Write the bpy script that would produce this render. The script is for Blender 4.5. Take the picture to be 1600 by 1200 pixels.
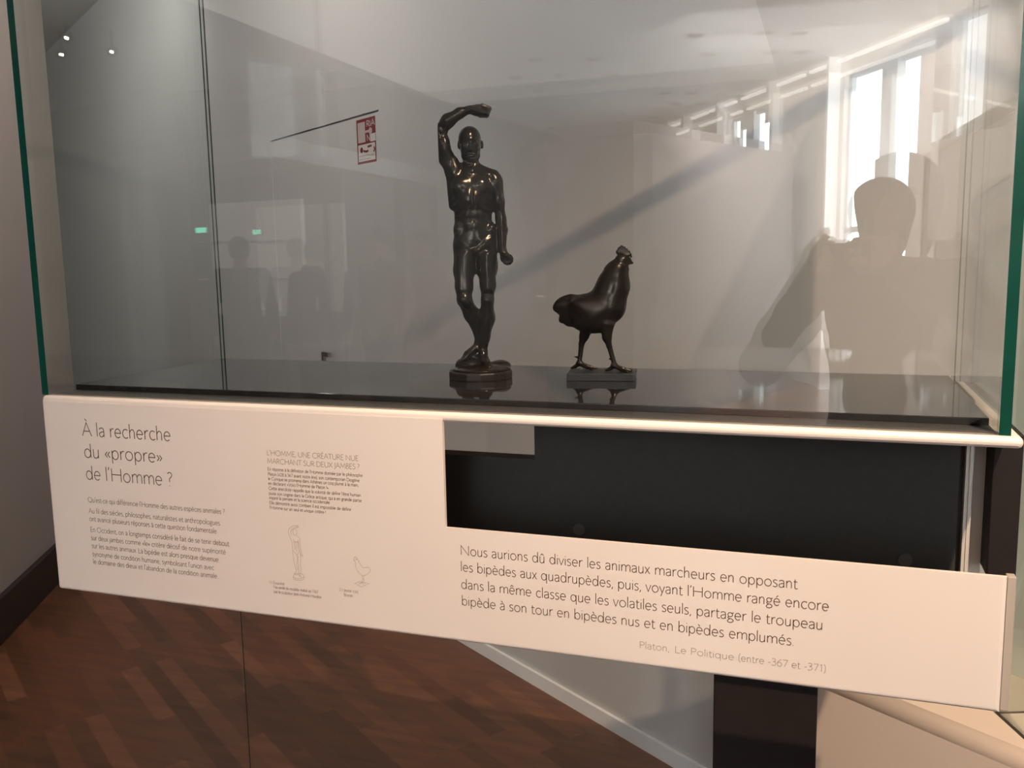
import bpy, bmesh, math, random, unicodedata
import numpy as np
from mathutils import Vector, Matrix

for o in list(bpy.data.objects):
    bpy.data.objects.remove(o)
random.seed(7)
S = bpy.context.scene
COL = S.collection
V = Vector

# ------------------------------------------------------------------ camera
F_PX, YAW, PITCH, ROLL = 1412.33, -0.33717, -0.1398, -0.0179
CAM = V((0, -1.1, 1.5))
fw = V((math.sin(YAW) * math.cos(PITCH), math.cos(YAW) * math.cos(PITCH), math.sin(PITCH)))
r0 = V((math.cos(YAW), -math.sin(YAW), 0)); u0 = r0.cross(fw)
rt = math.cos(ROLL) * r0 + math.sin(ROLL) * u0
up = math.cos(ROLL) * u0 - math.sin(ROLL) * r0
cd = bpy.data.cameras.new('camera')
cam = bpy.data.objects.new('camera', cd); COL.objects.link(cam)
cd.sensor_width = 36; cd.lens = F_PX / 1600 * 36; cd.clip_start = 0.01; cd.clip_end = 80
cam.matrix_world = Matrix(((rt.x, up.x, -fw.x, CAM.x), (rt.y, up.y, -fw.y, CAM.y), (rt.z, up.z, -fw.z, CAM.z), (0, 0, 0, 1)))
S.camera = cam

# ------------------------------------------------------------------ view, world, lights
S.view_settings.view_transform = 'Standard'
S.view_settings.look = 'None'
S.view_settings.gamma = 1
S.view_settings.exposure = 0.0
S.view_settings.use_curve_mapping = False
S.cycles.transparent_max_bounces = 40
S.cycles.sample_clamp_indirect = 6
w = bpy.data.worlds.new('world'); S.world = w; w.use_nodes = True
w.node_tree.nodes['Background'].inputs[0].default_value = (0.75, 0.86, 1.0, 1)
w.node_tree.nodes['Background'].inputs[1].default_value = 0.6

CEIL = 3.5
SPOT = V((0.75, -1.35, 3.363))

def light(name, kind, loc, power, color, aim=None, **kw):
    l = bpy.data.lights.new(name, kind); l.energy = power; l.color = color
    for k, v in kw.items(): setattr(l, k, v)
    o = bpy.data.objects.new(name, l); COL.objects.link(o); o.location = loc
    if aim is not None:
        o.rotation_euler = (V(aim) - V(loc)).to_track_quat('-Z', 'Y').to_euler()
    return o

WARM = (1.0, 0.74, 0.52)
light('spot_beam', 'SPOT', SPOT, 485, WARM, (0.08, 0.36, 1.06), spot_size=math.radians(66), spot_blend=1.0, shadow_soft_size=0.02)
# window wall frame, then unseen fill lamps added to brighten gallery and walls
DAY = (0.86, 0.93, 1.0)
WO = V((0.942, -7.805, 0)); WD = V((-0.509, -0.861, 0)).normalized(); WN = V((-WD.y, WD.x, 0))   # window wall: origin, direction
if WN.dot(V((0, 0, 0)) - WO) < 0: WN = -WN
light('gallery_fill', 'AREA', (-2.6, -6.5, 3.44), 36, (1.0, 0.93, 0.86), (-2.6, -6.5, 0), shape='RECTANGLE', size=4.0, size_y=5.0)  # added fill without a fixture, lifts the gallery and its ceiling
light('window_wall_wash', 'AREA', (-0.1, -6.9, 3.36), 360, (1.0, 0.97, 0.95), (-0.3, -9.9, 1.7), shape='RECTANGLE', size=2.2, size_y=0.4, spread=math.radians(120))  # added fill, brightens the window wall for its mirror image
light('wall_wash', 'AREA', (-2.3, 1.4, 3.40), 28, (1.0, 0.94, 0.88), (-3.9, 2.2, 1.2), shape='RECTANGLE', size=1.2, size_y=0.5)  # added fill with no luminaire, raises the left and back walls
light('far_left_fill', 'AREA', (-5.0, 2.7, 3.30), 27, (1.0, 0.96, 0.92), (-6.0, 5.0, 1.2), shape='RECTANGLE', size=2.6, size_y=0.8)  # unseen lamp added to brighten the far left of the back wall

# ------------------------------------------------------------------ materials
def mat(name, col=(0.8, 0.8, 0.8), rough=0.5, metal=0.0, spec=0.5, noise=0.0, nscale=40, bump=0.0, emit=None, estr=1.0, coat=0.0, tint=None):
    m = bpy.data.materials.new(name); m.use_nodes = True
    nt = m.node_tree; b = nt.nodes['Principled BSDF']
    b.inputs['Base Color'].default_value = (*col, 1)
    b.inputs['Roughness'].default_value = rough
    b.inputs['Metallic'].default_value = metal
    b.inputs['Specular IOR Level'].default_value = spec
    if tint: b.inputs['Specular Tint'].default_value = (*tint, 1)
    b.inputs['Coat Weight'].default_value = coat
    if emit:
        b.inputs['Emission Color'].default_value = (*emit, 1)
        b.inputs['Emission Strength'].default_value = estr
    if noise or bump:
        tc = nt.nodes.new('ShaderNodeTexCoord'); n = nt.nodes.new('ShaderNodeTexNoise')
        n.inputs['Scale'].default_value = nscale; n.inputs['Detail'].default_value = 4
        nt.links.new(tc.outputs['Object'], n.inputs['Vector'])
        if noise:
            r = nt.nodes.new('ShaderNodeValToRGB')
            r.color_ramp.elements[0].position = 0.3; r.color_ramp.elements[1].position = 0.7
            r.color_ramp.elements[0].color = (*[c * (1 - noise) for c in col], 1)
            r.color_ramp.elements[1].color = (*[min(1, c * (1 + noise)) for c in col], 1)
            nt.links.new(n.outputs['Fac'], r.inputs['Fac']); nt.links.new(r.outputs['Color'], b.inputs['Base Color'])
        if bump:
            bp = nt.nodes.new('ShaderNodeBump'); bp.inputs['Strength'].default_value = bump; bp.inputs['Distance'].default_value = 0.002
            nt.links.new(n.outputs['Fac'], bp.inputs['Height']); nt.links.new(bp.outputs['Normal'], b.inputs['Normal'])
    return m

def glass_mat(name, tint, f0=0.045):
    m = bpy.data.materials.new(name); m.use_nodes = True
    nt = m.node_tree; nt.nodes.clear()
    out = nt.nodes.new('ShaderNodeOutputMaterial'); mix = nt.nodes.new('ShaderNodeMixShader')
    tr = nt.nodes.new('ShaderNodeBsdfTransparent'); gl = nt.nodes.new('ShaderNodeBsdfGlossy')
    tr.inputs[0].default_value = (*tint, 1); gl.inputs['Roughness'].default_value = 0.0; gl.inputs[0].default_value = (1, 1, 1, 1)
    ge = nt.nodes.new('ShaderNodeNewGeometry'); dot = nt.nodes.new('ShaderNodeVectorMath'); dot.operation = 'DOT_PRODUCT'
    nt.links.new(ge.outputs['Normal'], dot.inputs[0]); nt.links.new(ge.outputs['Incoming'], dot.inputs[1])
    def M(op, a, b):
        n = nt.nodes.new('ShaderNodeMath'); n.operation = op
        for i, x in enumerate((a, b)):
            if x is None: continue
            if isinstance(x, (int, float)): n.inputs[i].default_value = x
            else: nt.links.new(x, n.inputs[i])
        return n.outputs[0]
    c = M('ABSOLUTE', dot.outputs['Value'], None)
    f = M('POWER', M('SUBTRACT', 1.0, c), 5.0)
    f = M('ADD', M('MULTIPLY', f, 1 - f0), f0)
    nt.links.new(f, mix.inputs[0]); nt.links.new(tr.outputs[0], mix.inputs[1]); nt.links.new(gl.outputs[0], mix.inputs[2])
    nt.links.new(mix.outputs[0], out.inputs[0])
    return m

def wood_mat(name, ang):
    m = bpy.data.materials.new(name); m.use_nodes = True
    nt = m.node_tree; b = nt.nodes['Principled BSDF']; N = nt.nodes.new; K = nt.links.new
    tc = N('ShaderNodeTexCoord'); mp = N('ShaderNodeMapping'); mp.inputs['Rotation'].default_value = (0, 0, -ang)
    K(tc.outputs['Object'], mp.inputs['Vector'])
    br = N('ShaderNodeTexBrick'); br.offset = 0.37; br.offset_frequency = 2
    br.inputs['Color1'].default_value = (0, 0, 0, 1); br.inputs['Color2'].default_value = (1, 1, 1, 1)
    br.inputs['Mortar'].default_value = (0.5, 0.5, 0.5, 1)
    br.inputs['Scale'].default_value = 1; br.inputs['Mortar Size'].default_value = 0.0012; br.inputs['Bias'].default_value = 0
    br.inputs['Brick Width'].default_value = 0.47; br.inputs['Row Height'].default_value = 0.062
    K(mp.outputs[0], br.inputs['Vector'])
    rp = N('ShaderNodeValToRGB'); e = rp.color_ramp.elements
    e[0].position = 0.0; e[0].color = (0.108, 0.040, 0.017, 1)
    e[1].position = 1.0; e[1].color = (0.220, 0.086, 0.036, 1)
    x = e.new(0.35); x.color = (0.145, 0.054, 0.022, 1); x = e.new(0.7); x.color = (0.18, 0.068, 0.027, 1)
    K(br.outputs['Color'], rp.inputs['Fac'])
    ns = N('ShaderNodeTexNoise'); m2 = N('ShaderNodeMapping'); m2.inputs['Rotation'].default_value = (0, 0, -ang); m2.inputs['Scale'].default_value = (2.6, 18, 1)
    K(tc.outputs['Object'], m2.inputs['Vector']); K(m2.outputs[0], ns.inputs['Vector']); ns.inputs['Scale'].default_value = 1.6; ns.inputs['Detail'].default_value = 6
    mx = N('ShaderNodeMix'); mx.data_type = 'RGBA'; mx.blend_type = 'MULTIPLY'; mx.inputs['Factor'].default_value = 0.6
    r2 = N('ShaderNodeValToRGB'); r2.color_ramp.elements[0].position = 0.3; r2.color_ramp.elements[0].color = (0.45, 0.45, 0.45, 1)
    r2.color_ramp.elements[1].position = 0.72; r2.color_ramp.elements[1].color = (1.15, 1.1, 1.05, 1)
    K(ns.outputs['Fac'], r2.inputs['Fac']); K(rp.outputs['Color'], mx.inputs['A']); K(r2.outputs['Color'], mx.inputs['B'])
    K(mx.outputs['Result'], b.inputs['Base Color'])
    b.inputs['Roughness'].default_value = 0.38
    return m

M = {
    'wall': mat('white_wall_paint', (0.555, 0.545, 0.535), 0.75, noise=0.015, nscale=3),
    'wall_warm': mat('left_wall_paint', (0.37, 0.325, 0.295), 0.8, noise=0.02, nscale=3),
    'ceil': mat('ceiling_paint', (0.80, 0.80, 0.79), 0.85, noise=0.01, nscale=2),
    'room': mat('gallery_wall_paint', (0.66, 0.63, 0.60), 0.8, noise=0.02, nscale=2),
    'room_grey': mat('gallery_grey_paint', (0.10, 0.098, 0.095), 0.8, noise=0.02, nscale=2),
    'partition': mat('partition_paint', (0.13, 0.112, 0.106), 0.8, noise=0.02, nscale=2),
    'white': mat('white_trim', (0.85, 0.85, 0.84), 0.5, noise=0.01),
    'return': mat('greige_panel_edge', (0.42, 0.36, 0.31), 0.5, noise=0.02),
    'lintel': mat('pale_grey_lintel', (0.30, 0.295, 0.285), 0.7, noise=0.02, nscale=3),
    'ledge': mat('cream_ledge_paint', (0.70, 0.57, 0.47), 0.55, noise=0.01, nscale=5),
    'panel': mat('cream_panel_lacquer', (0.80, 0.71, 0.655), 0.42, noise=0.01, nscale=6),
    'ink': mat('dark_printed_ink', (0.14, 0.092, 0.07), 0.7, noise=0.05),
    'ink_grey': mat('grey_printed_ink', (0.24, 0.18, 0.15), 0.7, noise=0.05),
    'ink_pale': mat('pale_printed_ink', (0.36, 0.28, 0.24), 0.7, noise=0.05),
    'shelf': mat('black_glossy_glass', (0.014, 0.0135, 0.014), 0.045, spec=1.0, noise=0.05),
    'black': mat('matt_black_board', (0.022, 0.021, 0.018), 0.6, noise=0.12, nscale=90),
    'leg': mat('dark_brown_steel', (0.014, 0.0095, 0.0085), 0.6, spec=0.25, noise=0.08),
    'deck': mat('dark_grey_deck', (0.05, 0.05, 0.048), 0.5, noise=0.05),
    'screw': mat('dark_grey_screw', (0.06, 0.055, 0.05), 0.45, noise=0.05),
    'base': mat('dark_stained_wood', (0.022, 0.013, 0.010), 0.45, noise=0.25, nscale=14),
    'alu': mat('brushed_aluminium', (0.66, 0.60, 0.54), 0.45, 0.35, noise=0.03, nscale=60),
    'green': mat('green_glass_edge', (0.006, 0.055, 0.040), 0.12, spec=0.6, noise=0.1, nscale=25),
    'green_thin': mat('dark_glass_edge', (0.03, 0.045, 0.04), 0.2, noise=0.1),
    'bronze': mat('dark_bronze', (0.0065, 0.0052, 0.0044), 0.21, 0.0, spec=0.34, tint=(1.0, 0.84, 0.68), noise=0.25, nscale=60, bump=0.04),
    'bronze_base': mat('dark_bronze_plinth', (0.009, 0.008, 0.0075), 0.42, 0.0, 0.4, noise=0.25, nscale=70, bump=0.1),
    'glass': glass_mat('clear_case_glass', (0.980, 0.984, 0.981)),
    'glass_side': glass_mat('green_tinted_side_glass', (0.935, 0.962, 0.948)),
    'sky': mat('bright_daylight_sky', (0, 0, 0), 1.0, emit=(0.88, 0.96, 1.0), estr=20.0, noise=0.0),
    'slot': mat('uplight_slot', (0.8, 0.8, 0.8), 0.6, emit=(1.0, 0.95, 0.90), estr=3.5),
    'bulb': mat('halogen_lens', (1, 1, 1), 0.4, emit=(1.0, 0.86, 0.68), estr=40.0),
    'exit': mat('green_exit_lens', (0.1, 0.6, 0.4), 0.4, emit=(0.15, 1.0, 0.62), estr=5.0),
    'lit': mat('lit_display_back', (0.7, 0.68, 0.64), 0.6, emit=(1.0, 0.92, 0.82), estr=0.4),
    'sign_red': mat('sign_red', (0.20, 0.010, 0.016), 0.5, noise=0.04),
    'sign_pale': mat('sign_pale', (0.50, 0.42, 0.41), 0.5, noise=0.02),
    'sign_white': mat('sign_white', (0.62, 0.60, 0.57), 0.5, noise=0.02),
    'steel': mat('grey_steel', (0.35, 0.33, 0.31), 0.35, 0.8, noise=0.05),
    'gap': mat('shadow_gap_backing', (0.03, 0.028, 0.026), 0.9, noise=0.1),
    'skin': mat('skin', (0.42, 0.26, 0.19), 0.55, noise=0.05, nscale=30),
    'phone': mat('black_phone_shell', (0.02, 0.02, 0.022), 0.3, noise=0.05),
    'lens': mat('phone_lens', (0.004, 0.004, 0.006), 0.05, spec=0.8, noise=0.05),
    'floor': wood_mat('oak_parquet', math.radians(-33.85)),
}
def cloth(name, c): return mat(name, c, 0.9, noise=0.15, nscale=120, bump=0.25)
M['navy'] = cloth('dark_navy_wool', (0.020, 0.021, 0.028)); M['charcoal'] = cloth('charcoal_cotton', (0.03, 0.029, 0.028))
M['denim'] = cloth('dark_denim', (0.025, 0.032, 0.055)); M['grey_cloth'] = cloth('grey_jersey', (0.12, 0.115, 0.11))
M['rose'] = cloth('dusty_rose_cotton', (0.30, 0.20, 0.18)); M['pale_cloth'] = cloth('pale_linen', (0.5, 0.47, 0.43))
M['hair'] = mat('dark_brown_hair', (0.022, 0.015, 0.011), 0.6, noise=0.3, nscale=150, bump=0.5)
M['shoe'] = mat('black_leather', (0.015, 0.014, 0.013), 0.5, noise=0.1)

# ------------------------------------------------------------------ helpers
def link(name, me, m=None, parent=None):
    o = bpy.data.objects.new(name, me); COL.objects.link(o)
    for x in (m if isinstance(m, (list, tuple)) else [m]):
        if x is not None: me.materials.append(x)
    if parent is not None: o.parent = parent
    return o

def tag(o, label=None, cat=None, group=None, kind=None):
    if label: o['label'] = label
    if cat: o['category'] = cat
    if group: o['group'] = group
    if kind: o['kind'] = kind
    return o

def thing(name, label, cat, loc=(0, 0, 0), rz=0.0, group=None):
    o = bpy.data.objects.new(name, None); COL.objects.link(o); o.empty_display_size = 0.05
    o.location = loc; o.rotation_euler = (0, 0, rz)
    return tag(o, label, cat, group)

def finish(bm, name, m, parent=None, smooth=False, bevel=0.0, seg=2):
    if bevel:
        bmesh.ops.bevel(bm, geom=list(bm.edges), offset=bevel, segments=seg, profile=0.5, affect='EDGES', clamp_overlap=True)
    bmesh.ops.recalc_face_normals(bm, faces=bm.faces)
    me = bpy.data.meshes.new(name); bm.to_mesh(me); bm.free()
    if smooth:
        for p in me.polygons: p.use_smooth = True
    return link(name, me, m, parent)

def bm_box(bm, a, b):
    a, b = V(a), V(b)
    vs = [bm.verts.new((x, y, z)) for z in (a.z, b.z) for y in (a.y, b.y) for x in (a.x, b.x)]
    for f in ((0, 2, 3, 1), (4, 5, 7, 6), (0, 1, 5, 4), (2, 6, 7, 3), (0, 4, 6, 2), (1, 3, 7, 5)):
        bm.faces.new([vs[i] for i in f])
    return vs

def box(name, a, b, m, parent=None, bevel=0.0, seg=2, mw=None):
    bm = bmesh.new(); bm_box(bm, a, b)
    if mw is not None: bmesh.ops.transform(bm, matrix=mw, verts=bm.verts)
    return finish(bm, name, m, parent, bevel=bevel, seg=seg)

def prism(name, pts, axis_pts, m, parent=None, bevel=0.0):
    """closed outline (list of 3D points) swept by the vector axis_pts"""
    bm = bmesh.new(); d = V(axis_pts)
    a = [bm.verts.new(p) for p in pts]; b = [bm.verts.new(V(p) + d) for p in pts]
    n = len(pts)
    bm.faces.new(a); bm.faces.new(b[::-1])
    for i in range(n): bm.faces.new((a[i], b[i], b[(i + 1) % n], a[(i + 1) % n]))
    return finish(bm, name, m, parent, bevel=bevel)

def wall_matrix(o, d):
    """local x along the wall, y into the wall (away from room), z up"""
    d = V(d).normalized(); n = V((-d.y, d.x, 0))
    return Matrix(((d.x, n.x, 0, o[0]), (d.y, n.y, 0, o[1]), (d.z, 0, 1, o[2] if len(o) > 2 else 0), (0, 0, 0, 1)))

def cyl(name, p, q, r, m, parent=None, seg=24, r2=None):
    p, q = V(p), V(q); bm = bmesh.new(); h = (q - p).length
    mw = Matrix.Translation((p + q) / 2) @ (q - p).to_track_quat('Z', 'Y').to_matrix().to_4x4()
    bmesh.ops.create_cone(bm, cap_ends=True, segments=seg, radius1=r, radius2=r if r2 is None else r2, depth=h, matrix=mw)
    o = finish(bm, name, m, parent)
    for f in o.data.polygons: f.use_smooth = len(f.vertices) == 4
    return o

# ---- signed distance bodies meshed with surface nets
class Blob:
    def __init__(s, lo, hi, vox):
        s.lo = np.array(lo, float); s.v = vox
        s.n = np.ceil((np.array(hi) - s.lo) / vox).astype(int) + 1
        s.f = np.full(s.n, 1e3, np.float32)
    def _sub(s, lo, hi, pad):
        i0 = np.maximum(np.floor((lo - pad - s.lo) / s.v).astype(int), 0)
        i1 = np.minimum(np.ceil((hi + pad - s.lo) / s.v).astype(int) + 1, s.n)
        if np.any(i1 <= i0): return None, None
        ax = [(s.lo[k] + s.v * np.arange(i0[k], i1[k])).astype(np.float32) for k in range(3)]
        return tuple(slice(i0[k], i1[k]) for k in range(3)), np.stack(np.meshgrid(*ax, indexing='ij'), -1)
    def _mix(s, sl, d, k, cut=False):
        a = s.f[sl]
        if cut:
            h = np.clip(0.5 - 0.5 * (a + d) / k, 0, 1); s.f[sl] = a * (1 - h) - d * h + k * h * (1 - h)
        else:
            h = np.clip(0.5 + 0.5 * (a - d) / k, 0, 1); s.f[sl] = a * (1 - h) + d * h - k * h * (1 - h)
    def cap(s, a, b, r1, r2=None, k=None, sy=1.0, cut=False):
        r2 = r1 if r2 is None else r2; k = k or 0.4 * min(r1, r2) + s.v
        a, b = np.array(a, float), np.array(b, float); R = max(r1, r2)
        sl, P = s._sub(np.minimum(a, b) - R, np.maximum(a, b) + R, 2 * k + 3 * s.v)
        if sl is None: return s
        sc = np.array([1, 1 / sy, 1]); pa = (P - a) * sc; ba = (b - a) * sc
        t = np.clip((pa @ ba) / max(ba @ ba, 1e-12), 0, 1)
        d = np.linalg.norm(pa - t[..., None] * ba, axis=-1) - (r1 + (r2 - r1) * t)
        s._mix(sl, d.astype(np.float32), k, cut); return s
    def chain(s, pts, k=None, sy=1.0):
        for (a, r), (b, q) in zip(pts, pts[1:]): s.cap(a, b, r, q, k, sy)
        return s
    def ell(s, c, r, k=None, rot=None, cut=False):
        c, r = np.array(c, float), np.array(r, float); k = k or 0.4 * r.min() + s.v; R = r.max()
        e = r if rot is None else np.array([R, R, R])
        sl, P = s._sub(c - e, c + e, 2 * k + 3 * s.v)
        if sl is None: return s
        q = P - c
        if rot is not None: q = q @ np.array(rot)
        k0 = np.linalg.norm(q / r, axis=-1); k1 = np.linalg.norm(q / (r * r), axis=-1)
        d = np.where(k1 < 1e-9, -r.min(), k0 * (k0 - 1) / np.maximum(k1, 1e-9))
        s._mix(sl, d.astype(np.float32), k, cut); return s
    def plane_cut(s, p, n):
        """keep the side n points to"""
        ax = [s.lo[k] + s.v * np.arange(s.n[k]) for k in range(3)]
        n = np.array(n, float) / np.linalg.norm(n)
        d = (ax[0] * n[0])[:, None, None] + (ax[1] * n[1])[None, :, None] + (ax[2] * n[2])[None, None, :] - np.dot(p, n)
        s.f = np.maximum(s.f, -d.astype(np.float32)); return s
    def mesh(s, name, m, parent=None, mw=None, smooth=1):
        f = np.pad(s.f, 1, constant_values=1.0); lo = s.lo - s.v
        ins = f < 0
        c = [(i, j, k) for i in (0, 1) for j in (0, 1) for k in (0, 1)]
        sh = np.array(f.shape) - 1
        g = lambda a, o: a[o[0]:o[0] + sh[0], o[1]:o[1] + sh[1], o[2]:o[2] + sh[2]]
        cnt = sum(g(ins, o).astype(np.int8) for o in c)
        act = (cnt > 0) & (cnt < 8)
        idx = np.full(act.shape, -1, np.int64); cells = np.argwhere(act); idx[act] = np.arange(len(cells))
        vals = {o: g(f, o)[act] for o in c}
        acc = np.zeros((len(cells), 3)); num = np.zeros(len(cells))
        for a in c:
            for ax in range(3):
                if a[ax]: continue
                b = tuple(1 if q == ax else a[q] for q in range(3))
                va, vb = vals[a], vals[b]; x = (va < 0) != (vb < 0)
                t = np.where(x, va / np.where(x, va - vb, 1), 0)
                p = np.tile(np.array(a, float), (len(cells), 1)); p[:, ax] += t
                acc += p * x[:, None]; num += x
        verts = lo + s.v * (cells + acc / np.maximum(num, 1)[:, None])
        faces = []
        for ax in range(3):
            u, w_ = (ax + 1) % 3, (ax + 2) % 3
            A = np.moveaxis(ins, ax, 0); B = A[1:] != A[:-1]
            e = np.argwhere(np.moveaxis(B, 0, ax))
            ok = (e[:, u] > 0) & (e[:, w_] > 0) & (e[:, u] < act.shape[u]) & (e[:, w_] < act.shape[w_]); e = e[ok]
            du, dw = np.zeros(3, int), np.zeros(3, int); du[u] = 1; dw[w_] = 1
            q = [idx[tuple((e - x).T)] for x in (0 * du, du, du + dw, dw)]
            flip = ~ins[tuple(e.T)]
            Q = np.stack(q, 1); Q[flip] = Q[flip][:, ::-1]
            faces.append(Q[(Q >= 0).all(1)])
        Fc = np.concatenate(faces)
        for _ in range(smooth):                              # light Laplacian smoothing
            s_ = np.zeros_like(verts); n_ = np.zeros(len(verts))
            for i in range(4):
                a, b = Fc[:, i], Fc[:, (i + 1) % 4]
                np.add.at(s_, a, verts[b]); np.add.at(n_, a, 1); np.add.at(s_, b, verts[a]); np.add.at(n_, b, 1)
            verts = 0.5 * verts + 0.5 * s_ / np.maximum(n_, 1)[:, None]
        if mw is not None:
            R = np.array(mw); verts = verts @ R[:3, :3].T + R[:3, 3]
        me = bpy.data.meshes.new(name)
        me.vertices.add(len(verts)); me.vertices.foreach_set('co', verts.astype(np.float32).ravel())
        me.loops.add(len(Fc) * 4); me.loops.foreach_set('vertex_index', Fc.astype(np.int32).ravel())
        me.polygons.add(len(Fc)); me.polygons.foreach_set('loop_start', np.arange(0, len(Fc) * 4, 4, dtype=np.int32))
        me.polygons.foreach_set('use_smooth', np.ones(len(Fc), bool))
        me.update(calc_edges=True); me.validate()
        return link(name, me, m, parent)

# ------------------------------------------------------------------ lettering: a light humanist single-line alphabet
def sm(pts, n=5):
    P = [V((p[0], p[1])) for p in pts]; out = []
    for i in range(len(P) - 1):
        a, b, c, d = P[max(i - 1, 0)], P[i], P[i + 1], P[min(i + 2, len(P) - 1)]
        for j in range(n):
            t = j / n
            out.append(0.5 * (2 * b + (c - a) * t + (2 * a - 5 * b + 4 * c - d) * t * t + (3 * b - a - 3 * c + d) * t ** 3))
    out.append(P[-1]); return [(p.x, p.y) for p in out]
def arc(cx, cy, rx, ry, a0=0, a1=360, n=18):
    return [(cx + rx * math.cos(math.radians(a0 + (a1 - a0) * i / n)), cy + ry * math.sin(math.radians(a0 + (a1 - a0) * i / n))) for i in range(n + 1)]
def dot(x, y): return [(x - 1.6, y), (x + 1.6, y)]
n_ = lambda x: sm([(x, 30), (x + 5, 40), (x + 12, 46), (x + 20, 43), (x + 24, 33), (x + 24, 26)]) + [(x + 24, 0)]
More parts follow.
